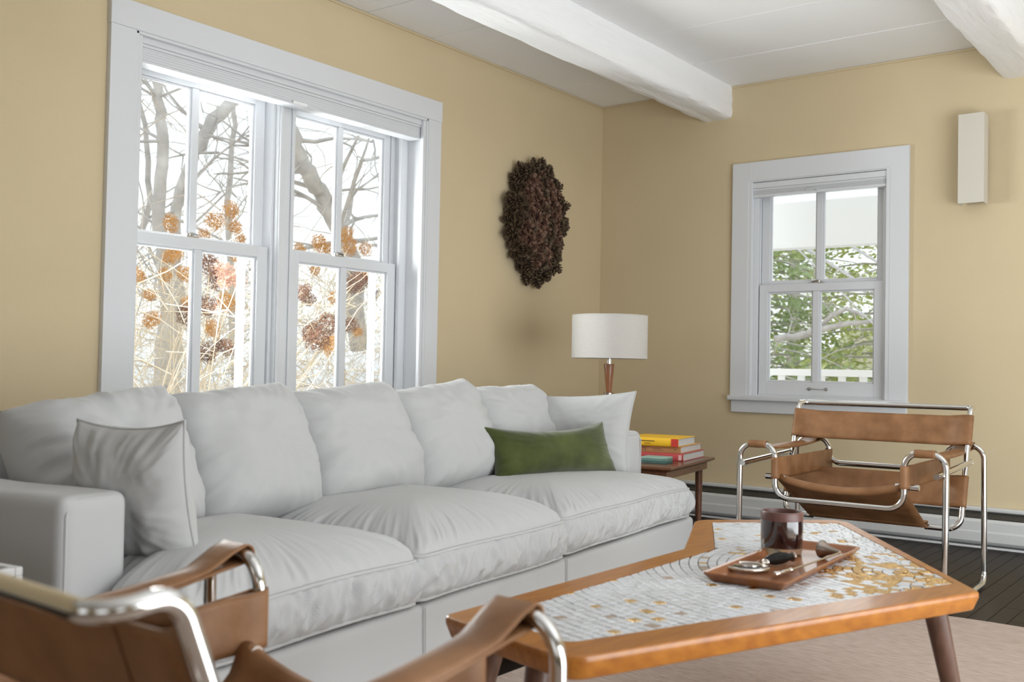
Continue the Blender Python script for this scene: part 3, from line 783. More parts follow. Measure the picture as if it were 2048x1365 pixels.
def addtile(g,quad,dz):
    n_=len(quad); c=sum(quad,Vector((0,0)))/n_
    tx,ty=rnd.gauss(0,.007),rnd.gauss(0,.007); top=[(*(c+(p-c)*.93),TZ-.0008+dz+(p-c).x*tx+(p-c).y*ty) for p in quad]; mid=[(*p,TZ-.0018+dz+(p-c).x*tx+(p-c).y*ty) for p in quad]; bt=[(*p,TZ-.0056) for p in quad]
    g.add(top+mid+bt,[tuple(range(n_))]+[(i+n_,(i+1)%n_+n_,(i+1)%n_,i) for i in range(n_)]+[(i+2*n_,(i+1)%n_+2*n_,(i+1)%n_+n_,i+n_) for i in range(n_)])
tiles=[(q,c,r,(c+OFF).length,tile_mat(c,r),rnd.uniform(-.0004,.0005)) for q,c,r in tiles]
tiles.sort(key=lambda t:t[3])
big=G()
for i,(q,c,r,d,mm,dz) in enumerate(tiles):
    if i<290: g=G(); addtile(g,q,dz); g.build('tile',mm,ct)
    else: big.use(mm); addtile(big,q,dz)
big.build('tiles',None,ct)['kind']='stuff'
print('tiles',len(tiles))
def legt(x,y,dx,dy):
    g=G(); p0=Vector((x-OFF.x,y-OFF.y,TZ-.040)); p1=Vector((x+dx-OFF.x,y+dy-OFF.y,.010))
    g.tube([p0,p0.lerp(p1,.5),p0.lerp(p1,.97),p1],[.0225,.0185,.0128,.0120],20); g.build('leg','legwood',ct,smooth=True,sharp=50)
legt(2.165,.565,.085,-.055); legt(1.355,.955,-.07,.0); legt(1.47,1.13,-.05,.07)

# ---- wooden tray with its things
def at_z(x,y,z):
    d=Vector(((x-1024)/FPX,-(y-682.5)/FPX,1)); dw=_r2*d.x+_u2*d.y+_f*d.z; return Vector((0,0,CAMH))+dw*((z-CAMH)/dw.z)
t1,t2,t3,t4=[at_z(px,py,TZ+.0185).to_2d().to_3d() for px,py in ((1411,1142),(1565,1171),(1717,1096),(1582,1077))]
tc_=(t1+t2+t3+t4)/4; ex=((t3+t4)-(t1+t2)).normalized(); ang_t=math.atan2(ex.y,ex.x)
tray=empty('wooden_tray',(tc_.x,tc_.y,TZ),ang_t,'rectangular brown wooden tray with raised rim on the mosaic table','tray')
hl,hwd=((t3-t2).length+(t4-t1).length)/4,((t1-t2).length+(t4-t3).length)/4; print('tray',hl,hwd)
tz0=.0005
g=G(); lv=[(hl-.020,hwd-.020,.004),(hl-.018,hwd-.018,.0045),(hl-.007,hwd-.007,.017),(hl-.001,hwd-.001,.0185),(hl,hwd,.016),(hl-.014,hwd-.014,.0),(.02,.02,0)]
ring=[]
for (a,b,z) in lv: ring.append([(x,y,z+tz0) for x,y in rr([(-a,-b),(a,-b),(a,b),(-a,b)],.008,3)])
n=len(ring[0]); vs_=[p for l in ring for p in l]; fs_=[tuple(range(n))]
for i in range(len(ring)-1):
    for k in range(n): k2=(k+1)%n; fs_.append((i*n+k,(i+1)*n+k,(i+1)*n+k2,i*n+k2))
g.add(vs_,fs_); g.build('tray_body','traywood',tray,smooth=True,sharp=25)
TT=TZ+.0055
cp=at_z(1563,1107,TT); print('cup',cp)
cg=empty('candle_jar',cp,0,'dark amber glass candle jar with frosted rim standing on the tray','candle')
R_=.0478; hj=.098
G().lathe([(0,0),(R_-.006,0),(R_-.003,.002),(R_-.0015,.008),(R_-.0012,.016)],48).build('clear_base','lens',cg,smooth=True,sharp=40)
G().lathe([(0,.0165),(R_-.0012,.0165),(R_,.03),(R_,hj-.020),(R_-.0045,hj-.020),(R_-.0045,.022),(0,.021)],48).build('glass_cup','glassdark',cg,smooth=True,sharp=40)
G().lathe([(R_-.0045,hj-.020),(R_,hj-.020),(R_+.0005,hj-.003),(R_-.001,hj),(R_-.0035,hj),(R_-.0045,hj-.003),(R_-.0045,hj-.020)],48).build('rim','glassrim',cg,smooth=True,sharp=40)
G().lathe([(0,.021),(R_-.005,.021),(R_-.005,.062),(0,.060)],40).build('wax','wax',cg,smooth=True,sharp=40)
G().tube([(0,0,.06),(.001,0,.066),(.003,0,.073)],.0013,6).build('wick','ink',cg)
# magnifying glass
mp=at_z(1494,1139,TT+.001); hd=at_z(1600,1124,TT); dirm=(hd-Vector((mp.x,mp.y,0))).normalized(); am=math.atan2(dirm.y,dirm.x)
mg=empty('magnifying_glass',mp,am,'round magnifying glass with black ribbed handle on the tray','magnifier')
RL=.044
G().tube([(RL*math.cos(2*PI*k/48),RL*math.sin(2*PI*k/48),.005) for k in range(48)],.0042,10,closed=True).build('lens_ring','silver',mg,smooth=True)
G().lathe([(0,.0015),(.025,.0022),(RL-.003,.0045),(RL-.003,.0058),(.025,.0082),(0,.009)],48).build('lens','lens',mg,smooth=True,sharp=0)
G().lathe([(0,0),(.005,0),(.0055,.010),(.008,.012),(.0085,.018),(.006,.020)],20,M4=Matrix.Translation((RL,0,.008))@Matrix.Rotation(PI/2,4,'Y')).build('ferrule','silver',mg,smooth=True,sharp=40)
pr=[(0,0)]
for k in range(15):
    t=k/14; rr0=.0075+.0055*math.sin(PI*min(1,t*1.05))**.8; pr+=[(rr0*.78,.0054*k),(rr0,.0054*k+.0016),(rr0,.0054*k+.0034),(rr0*.78,.0054*k+.0052)]
pr.append((.006,.081))
G().lathe(pr,20,M4=Matrix.Translation((RL+.018,0,.0125))@Matrix.Rotation(PI/2-.01,4,'Y')).build('ribbed_handle','bakelite',mg,smooth=True,sharp=30)
G().lathe([(.006,0),(.0105,.002),(.011,.007),(.008,.011),(0,.012)],20,M4=Matrix.Translation((RL+.099,0,.0125))@Matrix.Rotation(PI/2,4,'Y')).build('end_cap','silverd',mg,smooth=True,sharp=40)
# candle snuffer: bell at the far end of a long thin rod
sb=at_z(1682,1106,TT+.020); se=at_z(1548,1150,TT+.008); sb.z=TT; se.z=TT; mo=at_z(1637,1097,TT+.020)
dv=(Vector((sb.x,sb.y,0))-Vector((se.x,se.y,0))); LS=dv.length; as_=math.atan2(dv.y,dv.x)
sn=empty('candle_snuffer',se,as_,'silver candle snuffer with bell end and long thin rod on the tray','snuffer')
pr=[(0,0),(.005,.001),(.0068,.006),(.005,.010),(.0035,.013),(.0055,.016),(.0055,.019),(.0035,.022),(.0045,.030),(.0058,.036),(.0045,.044),(.0058,.052),(.0045,.058),(.0035,.062),(.0055,.065),(.0055,.068),(.003,.071),(.0026,.076)]
Mr=Matrix.Translation((0,0,.0075))@Matrix.Rotation(PI/2-.02,4,'Y')
G().lathe(pr,16,M4=Mr).build('handle','silver',sn,smooth=True,sharp=30)
G().tube([(.07,0,.009),(LS*.6,0,.014),(LS-.002,0,.0205)],.0022,8).build('rod','silver',sn,smooth=True)
bell=[(.0035,.0),(.005,.003),(.0065,.012),(.009,.025),(.0135,.038),(.018,.046),(.0205,.050),(.0205,.0515),(.0185,.051),(.012,.038),(.006,.02),(.0,.01)]
bd_=Vector((mo.x-sb.x,mo.y-sb.y,0)); Mb=Matrix.Translation((LS-.004,.0,.0205))@Matrix.Rotation(math.atan2(bd_.y,bd_.x)-as_,4,'Z')@Matrix.Rotation(PI/2,4,'Y')
G().lathe(bell,28,M4=Mb).build('bell','silverd',sn,smooth=True,sharp=40)

# ================================================================= SIDE TABLE, LAMP, BOOKS
sr=Vector((3.985,2.135)); sf=Vector((4.655,2.252)); sd=(sf-sr).normalized(); sp2=Vector((-sd.y,sd.x)); sang=math.atan2(sd.y,sd.x)
ST=.42
st=empty('side_table',(sr.x,sr.y,0),sang,'small walnut side table beyond the right sofa arm','table')
LX_=(sf-sr).length; LY_=.80
g=G(); lv=[(0,ST-.004),(.0,ST),(.006,ST+.0)]
g.prism([(0,0),(LX_,0),(LX_,LY_),(0,LY_)],ST-.012,ST); 
g.add([(0,0,ST-.012),(LX_,0,ST-.012),(LX_,LY_,ST-.012),(0,LY_,ST-.012),(.03,.03,ST-.024),(LX_-.03,.03,ST-.024),(LX_-.03,LY_-.03,ST-.024),(.03,LY_-.03,ST-.024)],[(0,4,5,1),(1,5,6,2),(2,6,7,3),(3,7,4,0),(4,7,6,5)])
g.build('table_top','walnut',st,bevel=.002)
g=G()
g.box((.03,.030,ST-.056),(LX_-.03,.048,ST-.024)); g.box((.03,LY_-.048,ST-.056),(LX_-.03,LY_-.03,ST-.024)); g.box((.03,.048,ST-.056),(.048,LY_-.048,ST-.024)); g.box((LX_-.048,.048,ST-.056),(LX_-.03,LY_-.048,ST-.024))
g.build('apron','walnut',st,bevel=.002)
for (a,b) in ((.062,.062),(LX_-.062,.062),(.062,LY_-.062),(LX_-.062,LY_-.062)):
    G().tube([(a,b,0),(a,b,ST-.024)],[.0135,.019],18).build('leg','walnut',st,smooth=True,sharp=50)
def ST_(a,b,z): p=sr+sd*a+sp2*b; return Vector((p.x,p.y,z))
# lamp
lp=Vector((4.42,2.725,ST))
lm=empty('table_lamp',lp,0,'table lamp with white linen drum shade and turned wood stem in the corner','lamp')
Hs0=.905-ST-.006; Hs1=Hs0+.212
G().lathe([(0,0),(.085,0),(.085,.010),(.075,.018),(.016,.022)],36).build('base','legwood',lm,smooth=True,sharp=35)
G().lathe([(.012,.02),(.009,.12),(.0105,.22),(.012,.295)],24).build('lower_stem','silverd',lm,smooth=True,sharp=35)
G().lathe([(.0115,.295),(.025,.297),(.025,.305),(.013,.308)],28).build('ring','silverd',lm,smooth=True,sharp=35)
G().lathe([(.0135,.308),(.017,.34),(.0215,.39),(.0265,.445),(.0255,.449),(.0,.45)],28).build('wood_stem','traywood',lm,smooth=True,sharp=35)
G().lathe([(.0125,.447),(.0125,.62)],24).build('neck','chrome',lm,smooth=True)
RS=.190
g=G(); g.lathe([(RS,Hs0),(RS,Hs1),(RS-.003,Hs1),(RS-.003,Hs0),(RS,Hs0)],72); sh=g.build('shade','shade',lm,smooth=True,sharp=40)
for z in (Hs0,Hs1): G().tube([((RS-.001)*math.cos(2*PI*k/60),(RS-.001)*math.sin(2*PI*k/60),z) for k in range(60)],.0028,6,closed=True).build('shade_hem','shade',sh,smooth=True)
g=G()
for k in range(3): a=2*PI*k/3+.3; g.tube([(0,0,Hs1-.03),(RS*math.cos(a)*.98,RS*math.sin(a)*.98,Hs1-.012)],.002,6)
g.build('spider','steel',lm)
G().lathe([(0,.62),(.014,.62),(.03,.66),(.031,.68),(.02,.70),(0,.705)],20).build('bulb','porch',lm,smooth=True)

def text_mesh(s,size,m,parent,M4,name='lettering',bold=0):
    cu=bpy.data.curves.new(name,'FONT'); cu.body=s; cu.size=size; cu.extrude=.0002; cu.offset=bold
    o=bpy.data.objects.new('tmp',cu); C.objects.link(o); dg=bpy.context.evaluated_depsgraph_get(); me=bpy.data.meshes.new_from_object(o.evaluated_get(dg))
    bpy.data.objects.remove(o); me.materials.clear(); me.materials.append(M[m]); oo=bpy.data.objects.new(name,me); C.objects.link(oo); oo.parent=parent; oo.matrix_local=M4; return oo
def book(a,b,z,wl,dp,th,cover,label,rz=0,spine_round=.004):
    """spine faces -Y local. a,b = front right corner on table; wl length along spine(-x dir) , dp depth"""
    p=ST_(a,b,z); o=empty('book',(p.x,p.y,p.z),0,label,'book','books stacked on the side table')
    # local axes: X along sd rotated; spine along Y (towards wall) is the visible left face -> here spine faces camera side
    o.rotation_euler=(0,0,sang+rz)
    c=.0025
    # pages
    g=G().box((c+.006,c*1.5,c),(dp-.005,wl-.005,th-c)); g.build('pages','paper',o,bevel=.001)
    g=G(); g.box((.004,0,0),(dp,wl,c)); g.box((.004,0,th-c),(dp,wl,th)); g.build('cover_boards',cover,o,bevel=.0006)
    sec=[(c+.002,0),(.002,.003),(0,th*.25),(-.0015,th*.5),(0,th*.75),(.002,th-.003),(c+.002,th),(c+.006,th-c),(c+.001,th*.5),(c+.006,c)]
    n=len(sec); g=G(); g.add([(x,0,z_) for x,z_ in sec]+[(x,wl,z_) for x,z_ in sec],[tuple(range(n)),tuple(range(n,2*n))[::-1]]+[(i,(i+1)%n,(i+1)%n+n,i+n)[::-1] for i in range(n)])
    sp=g.build('spine',cover,o,smooth=True,sharp=50); return o,sp
# spine plane is local X=0 facing -X (towards camera-left); letters run along -Y
def spM(y,z,th,flip=False): # text placed on the spine: reading direction from +Y to -Y, up = +Z, facing -X
    return Matrix(((0,0,-1,-.0019),(-1,0,0,y),(0,1,0,z),(0,0,0,1)))
z=ST
b1,s1=book(.325,.050,z,.30,.345,.036,'red','large red hardback book at the bottom of the stack')
G().box((-.0020,.006,.006),(-.0016,.022,.030)).build('spine_emblem','pinkink',s1)
z+=.036
b2,s2=book(.325,.062,z,.28,.33,.032,'orange','dull orange hardback book in the middle of the stack')
text_mesh('ATE',.022,'inkred',s2,spM(.205,.008,.032)); text_mesh('*',.022,'inkred',s2,spM(.030,.006,.032))
z+=.032
b3,s3=book(.300,.066,z,.26,.27,.038,'yellow','yellow hardback book with red spine label on top of the stack')
G().box((-.0024,.0,.001),(-.0010,.034,.037)).build('red_label','redl',s3)
G().box((-.0024,.206,.001),(-.0010,.210,.037)).build('red_line','redl',s3)
def printed(parent,m,rows):
    g=G()
    for (ya,yb,za,zb) in rows:
        y=ya
        while y<yb: g.box((-.0021,y,za),(-.0016,min(y+.0045,yb),zb)); y+=.0062
    g.build('spine_print',m,parent)
printed(s3,'ink',[(.115,.190,.021,.0255)]); printed(s3,'inkred',[(.135,.165,.011,.014)])
printed(s2,'inkred',[(.095,.135,.018,.0205),(.085,.135,.011,.0130)])
# teal card box stack
tb=ST_(.150,.070,ST); tl_=empty('coaster_stack',(tb.x,tb.y,tb.z),sang,'stack of teal green square coasters in front of the books','coaster')
for k,(mm,h0,h1) in enumerate((('teal_d',0,.010),('teal',.0105,.020),('teal_l',.0205,.029))):
    g=G().prism(rr([(0+.001*k,0),(.095,.0),(.095,.125),(0,.125)],.012,4),h0,h1); g.build('coaster',mm,tl_,bevel=.002)

# small white metal table at the left edge
wt=empty('white_side_table',(0,0,0),0,'corner of a small white metal framed table at the left edge beside the sofa arm','table')
ax_=Vector((.868,1.645,0)); 
wt.location=(ax_.x,ax_.y,0); wt.rotation_euler=(0,0,math.radians(8))
WZ=.505
g=G()
wS=.42; tb_=.014
for bx in (((-tb_,0,WZ-tb_),(0,wS,WZ)),((-wS,0,WZ-tb_),(-tb_,tb_,WZ)),((-wS,wS-tb_,WZ-tb_),(-tb_,wS,WZ)),((-wS,tb_,WZ-tb_),(-wS+tb_,wS-tb_,WZ))): g.box(*bx)
g.build('top_frame','whitewood',wt,bevel=.002)
G().box((-wS+tb_,tb_,WZ-.010),(-tb_,wS-tb_,WZ-.006)).build('inset_top','glassdark',wt)
for (a,b) in ((-tb_,0),(-wS,0),(-tb_,wS-tb_),(-wS,wS-tb_)): G().box((a,b,0),(a+tb_,b+tb_,WZ-tb_)).build('leg','whitewood',wt,bevel=.002)

# ================================================================= SCONCE
sc_=empty('wall_sconce',(XB,1.255,1.70),0,'tall narrow cream linen wall sconce on the end wall','sconce')
X0s,X1s=-.105,-.018
g=G(); hh=.446; t_=.003; hy=.0605
for bx in (((X0s,-hy,0),(X0s+t_,hy,hh)),((X0s+t_,-hy,0),(X1s,-hy+t_,hh)),((X0s+t_,hy-t_,0),(X1s,hy,hh))): g.box(*bx)
g.build('shade','sconce',sc_,bevel=.0015)
G().box((-.014,-.045,.06),(0,.045,hh-.06)).build('back_plate','black',sc_,bevel=.001)
g=G(); g.box((X1s-.006,-.055,.05),(-.014,.055,.056)); g.box((X1s-.006,-.055,hh-.05),(-.014,.055,hh-.044)); g.build('bracket','black',sc_)
G().lathe([(0,0),(.014,0),(.016,.08),(.02,.1),(.02,.2),(0,.21)],16,(-.06,0,.1)).build('bulb','porch',sc_,smooth=True)

# ================================================================= PINE CONE WREATH
wc=Vector((4.735,YA,1.675)); wr_=empty('pinecone_wreath',wc,0,'oval dark brown pine cone wreath hanging on the wall right of the large window','wreath')
g=G(); vs_=[]; fs_=[]
nu_,nv_=36,14
for j in range(nv_+1):
    ph=PI*j/nv_
    for i in range(nu_): th=2*PI*i/nu_; vs_.append((.20*math.sin(ph)*math.cos(th), min(-.003,-.03-.055*math.cos(ph)), .275*math.sin(ph)*math.sin(th)))
for j in range(nv_):
    for i in range(nu_): i2=(i+1)%nu_; fs_.append((j*nu_+i,j*nu_+i2,(j+1)*nu_+i2,(j+1)*nu_+i))
G().add(vs_,fs_).build('moss_core','wreath',wr_,smooth=True)
def conemesh(name,L,R,m,seed):
    g=G().use(m); rn=random.Random(seed); rowsn=7
    g.lathe([(0,-L*.1),(R*.35,0),(R*.45,L*.4),(R*.2,L*.85),(0,L)],6)
    for r_ in range(rowsn):
        t=r_/(rowsn-1); z=L*(.02+.9*t); rad=R*(math.sin(PI*(.28+.66*t))**.8); k=max(4,int(7-2.5*t)); tilt=.10+.85*t
        for q in range(k):
            a=2*PI*q/k+r_*2.4; ca,sa=math.cos(a),math.sin(a); w_=rad*.36+.001
            d=Vector((ca,sa,0)); s_=Vector((-sa,ca,0)); up=Vector((0,0,1)); ou=(d*math.cos(tilt)+up*math.sin(tilt))
            b0=d*rad*.25+up*(z-.003); tip=d*rad*.25+up*z+ou*rad*1.05
            nrm=ou.cross(s_)
            g.add([b0-s_*w_*.5,b0+s_*w_*.5,tip-ou*rad*.25+s_*w_,tip+up*.0015,tip-ou*rad*.25-s_*w_,b0+up*.004+ou*rad*.3,tip-up*.0035],[(0,1,2,5),(0,5,4),(0,4,6),(0,6,1)]); g.use('cone_tip' if m=='cone' else 'cone_tip_d'); o_n=len(g.v)-7; g.f+=[tuple(i+o_n for i in f) for f in ((5,2,3),(5,3,4),(1,6,2),(2,6,3),(3,6,4))]; g.mi+=[g.cur]*5; g.use(m)
    me=g.mesh(name); [me.materials.append(M[q]) for q in g.mats]; me.polygons.foreach_set('material_index',g.mi); return me
cms=[conemesh('pine_cone',.036,.034,'cone',1),conemesh('pine_cone',.032,.031,'cone',2),conemesh('pine_cone',.062,.027,'cone_d',3),conemesh('pine_cone',.038,.031,'cone_d',4)]
rn=random.Random(3); placed=[]; tries=0
while len(placed)<150 and tries<9000:
    tries+=1
    th=rn.random()*2*PI; q=rn.random()**.45
    x=.215*q*math.cos(th); z=.29*q*math.sin(th); y=-.03-.055*math.sqrt(max(0,1-q*q))-.006
    if all((x-p[0])**2+(z-p[2])**2+((y-p[1])*1.5)**2>(.0325)**2 for p in placed):
        placed.append((x,y,z,q,th))
for i,(x,y,z,q,th) in enumerate(placed):
    outw=Vector((math.cos(th)*q**3*1.5,-1.15*(1-q**4)-.12,math.sin(th)*q**3*1.5))+Vector((rn.uniform(-.35,.35),rn.uniform(-.1,.2),rn.uniform(-.35,.35)))
    rim=q>.85
    me=cms[rn.choice((2,3,2)) if rim else rn.choice((0,1,0,3,1))]
    o=bpy.data.objects.new('pine_cone',me); C.objects.link(o); o.parent=wr_; o.location=(x,y,z)
    o.rotation_euler=outw.to_track_quat('Z','Y').to_euler(); o.rotation_euler.rotate_axis('Z',rn.random()*6); s_=rn.uniform(.85,1.25); o.scale=(s_,s_,s_*rn.uniform(.9,1.2)*(1.25 if q>.8 else 1))

# ================================================================= OUTDOORS
gr=G().box((-30,YA+.24,-.75),(60,60,-.65)); gr.box((XB+.2,-30,-.75),(60,YA+.24,-.65)); tag(gr.build('ground','lawn'),kind='structure')
# deck of the porch, railing, header beam
pc=empty('porch',(0,0,0),label='white porch with roof beam and deck outside the small end window',cat='porch')
G().box((XB+.2,-2,-.2),(8.25,4.6,-.1)).build('deck','porch',pc)
for yy in (-1.9,1.0,4.45): G().box((8.06,yy,-.1),(8.18,yy+.12,1.86)).build('post','porch',pc,bevel=.004)
G().box((XB+.2,-2,2.26),(8.4,4.6,2.28)).build('roof_panel','glow_roof',pc)
G().box((8.05,-2,1.86),(8.20,4.6,2.235)).build('roof_beam','porch',pc,bevel=.004)
rl=empty('porch_railing',(8.12,0,0),label='white porch railing with square balusters outside the end window',cat='railing')
G().box((-.04,-1.8,.817),(.04,4.5,.873)).build('top_rail','porch',rl,bevel=.004)
G().box((-.025,-1.8,.0),(.025,4.5,.05)).build('bottom_rail','porch',rl,bevel=.004)
bme=G().box((-.012,-.028,.05),(.012,.028,.817)).mesh('baluster'); bme.materials.append(M['porch'])
k=0; y=-1.7
while y<4.45:
    o=bpy.data.objects.new('baluster',bme); C.objects.link(o); o.parent=rl; o.location=(0,y,0); y+=.168
# hammock ropes hung under the porch beam
for i,(a,b,lab) in enumerate((((8.3,2.9,1.90),(8.0,4.3,1.05),'thick white rope slanting down behind the upper panes of the end window, left one'),((8.3,2.15,1.90),(8.0,3.55,1.05),'thick white rope slanting behind the right upper pane of the end window'))):
    pass
def rope(p0,p1,r,label):
    p0=Vector(p0);p1=Vector(p1); g=G().tube([p0.lerp(p1,t/8)+Vector((0,0,-.02*math.sin(PI*t/8))) for t in range(9)],r,8); tag(g.build('rope','rope',smooth=True),label,'rope')

def at_x(x,y,X):
    d=Vector(((x-1024)/FPX,-(y-682.5)/FPX,1)); dw=_r2*d.x+_u2*d.y+_f*d.z; return Vector((0,0,CAMH))+dw*(X/dw.x)
def at_y(x,y,Y):
    d=Vector(((x-1024)/FPX,-(y-682.5)/FPX,1)); dw=_r2*d.x+_u2*d.y+_f*d.z; return Vector((0,0,CAMH))+dw*(Y/dw.y)
def rope2(p0,q,r,label):
    t=(p0.z+.66)/(p0.z-q.z); rope(p0,p0+(q-p0)*t,r,label)
rope2(at_x(1600,488,8.12),at_x(1775,600,9.1),.013,'white rope slanting down behind the middle of the end window')
rope2(at_x(1690,484,8.12),at_x(1800,552,8.9),.012,'white rope crossing the upper right pane of the end window')
rope2(at_x(1585,488,8.12),at_x(1700,600,9.2),.007,'thin brownish rope beside the thicker white one behind the end window')

# wooded slope far behind the porch
g=G(); vs_=[]; nn_=60
for i in range(nn_+1):
    for j in range(24):
        y=-14+24*i/nn_; t=j/23; x=21+t*12; z=-.66+3.4*t**.7+.5*fbm(y*.6,t*4,2)*min(1,t*4)
        vs_.append((x,y,z))
g.add(vs_,[(i*24+j,(i+1)*24+j,(i+1)*24+j+1,i*24+j+1) for i in range(nn_) for j in range(23)]); tag(g.build('slope','slope',smooth=True),kind='structure')
# conifers
def conifer(x,y,h,R,m,label,seed):
    t=empty('conifer_tree',(x,y,-.65),0,label,'tree','conifers beyond the porch'); rn=random.Random(seed)
    G().tube([(0,0,0),(.05,0,h*.5),(0,0,h)],[.16,.1,.02],8).build('trunk','bark',t,smooth=True)
    g=G(); bg=G()
    nb=int(h*17)
    for i in range(nb):
        z=h*(.06+.94*i/nb); L=R*(1-(z/h)**1.3)*rn.uniform(.6,1.1)+.15; a=rn.random()*2*PI; d=Vector((math.cos(a),math.sin(a),0)); s_=Vector((-d.y,d.x,0))
        P=[Vector((0,0,z))+d*L*u+Vector((0,0,-.25*L*u*u+.08*L*u)) for u in (0,.33,.66,1)]
        bg.tube(P,[.02,.014,.009,.004],4)
        for k in range(int(42*L)+10):
            u=rn.uniform(.15,1); c=P[0].lerp(P[3],u)+Vector((0,0,.02*L)); off=s_*rn.uniform(-.34,.34)*L*(1.15-u)+d*rn.uniform(-.05,.1)+Vector((0,0,rn.uniform(-.10,.03)))
            c=c+off; ln=rn.uniform(.05,.11); wd=rn.uniform(.012,.030); dr=(d*rn.uniform(.2,1)+s_*rn.uniform(-1,1)+Vector((0,0,rn.uniform(-.6,.15)))).normalized(); sd_=dr.cross(Vector((rn.uniform(-1,1),rn.uniform(-1,1),1))).normalized()
            g.add([c-sd_*wd,c+dr*ln*.5-sd_*wd*1.3,c+dr*ln,c+dr*ln*.5+sd_*wd*1.3,c+sd_*wd],[(0,1,2,3,4)])
    bg.build('branches','bark',t); g.build('foliage',m,t)['kind']='stuff'; return t
conifer(13.5,6.0,7.0,2.2,'needle2','bluish green conifer at the left of the end window view',1)
conifer(14.5,4.4,7.5,2.4,'needle','bright yellow green conifer at the right of the end window view',2)
conifer(18.5,7.4,8.0,3.0,'needle','broad yellow green conifer far behind between the two nearer conifers',3)
conifer(19.5,4.2,8.0,3.0,'needle2','tall blue green conifer far behind at the right of the end window',4)
# bare branch sweeping in front of the conifers
def limb(name,path,rads,m,label,cat,seed=0,twigs=0,tl_=.5,twr=.006,seg=7):
    root=empty(name,path[0],0,label,cat); o0=Vector(path[0]); rn=random.Random(seed); rads=[q*(.62 if name=='bare_tree' else 1) for q in rads]; twigs=int(twigs*.45) if name=='bare_tree' else twigs; twr*=.7
    P=[Vector(p)-o0 for p in path]
    Q=[]; RR=[]
    for i in range(len(P)-1):
        for k in range(4):
            t=k/4; Q.append(P[i].lerp(P[i+1],t)+Vector((rn.uniform(-1,1),rn.uniform(-1,1),rn.uniform(-1,1)))*rads[i]*.35); RR.append(rads[i]*(1-t)+rads[i+1]*t)
    Q.append(P[-1]); RR.append(rads[-1])
    G().tube(Q,RR,seg).build('trunk',m,root,smooth=True,sharp=0)
    if twigs:
        g=G()
        def grow(p,d,L,r,dep):
            n=4; pts=[p]; 
            for k in range(n):
                d=(d+Vector((rn.uniform(-.35,.35),rn.uniform(-.35,.35),rn.uniform(-.3,.3)))).normalized(); pts.append(pts[-1]+d*L/n)
            g.tube(pts,[r,r*.85,r*.7,r*.5,r*.3],4,caps=False)
            if dep>0:
                for k in range(2 if dep>1 else 3): q=rn.randint(1,4); grow(pts[q],(d+Vector((rn.uniform(-1,1),rn.uniform(-1,1),rn.uniform(-.8,.9)))).normalized(),L*rn.uniform(.45,.75),r*.55,dep-1)
        for k in range(twigs):
            i=rn.randint(1,len(Q)-2); d=Vector((rn.uniform(-1,1),rn.uniform(-.5,.5),rn.uniform(-.3,1))).normalized(); grow(Q[i],d,tl_*rn.uniform(.5,1.2),max(twr,RR[i]*.3),2)
        g.build('branches',m,root,smooth=True,sharp=0)['kind']='stuff'
    return root
limb('fallen_branch',[at_x(1550,680,11.5),at_x(1600,672,11.5),at_x(1650,655,11.2),at_x(1700,648,11.2),at_x(1760,640,11.0)],[.04,.04,.035,.03,.02],'bark','pale bare branch sweeping across the lower end window view','branch',5,6,.5,.01)
limb('fallen_branch',[at_x(1640,655,11.3),at_x(1665,630,11.2),at_x(1695,617,11.1),at_x(1730,635,11.0)],[.03,.03,.022,.012],'bark','pale forked branch rising behind the lower right pane of the end window','branch',6,3,.4,.01)

# trees outside the large window
Y1=9.0
limb('bare_tree',[at_y(320,820,9.5),at_y(335,560,9.5),at_y(318,420,9.5),at_y(325,300,9.5),at_y(322,220,9.5),at_y(305,120,9.5),at_y(300,-60,9.5)],[.13,.12,.11,.10,.095,.07,.05],'bark','upright bare tree behind the left upper pane','tree',11,26,1.5,.012)
limb('bare_tree',[at_y(350,900,10),at_y(352,640,10),at_y(355,440,10),at_y(365,360,10),at_y(400,290,10),at_y(430,240,10),at_y(480,185,10),at_y(560,120,10)],[.14,.12,.10,.11,.12,.13,.11,.09],'bark','thick bare limb rising to the right behind the second upper pane','tree',12,26,1.3,.012)
limb('bare_tree',[at_y(545,200,9),at_y(580,260,9),at_y(605,330,9),at_y(640,385,9),at_y(668,440,9),at_y(700,520,9),at_y(720,700,9)],[.13,.15,.16,.16,.16,.17,.19],'bark','thick leaning vine-covered trunk behind the third upper pane','tree',13,30,1.2,.012)
limb('bare_tree',[at_y(680,880,9.4),at_y(684,650,9.4),at_y(690,470,9.4),at_y(705,380,9.4),at_y(722,320,9.4),at_y(748,318,9.4),at_y(800,300,9.4)],[.07,.06,.05,.045,.04,.035,.02],'bark','slender forked bare branch behind the rightmost upper pane','tree',14,6,.6,.008)
limb('bare_tree',[at_y(250,560,11),at_y(300,400,11),at_y(290,250,11),at_y(250,100,11)],[.07,.06,.05,.04],'bark','slim bare tree at the far left of the large window','tree',15,22,1.6,.010)
limb('bare_tree',[at_y(470,760,12),at_y(462,600,12),at_y(455,400,12),at_y(470,250,12),at_y(450,80,12)],[.08,.075,.07,.06,.04],'bark','thin distant bare tree behind the second pane','tree',16,26,1.7,.010)
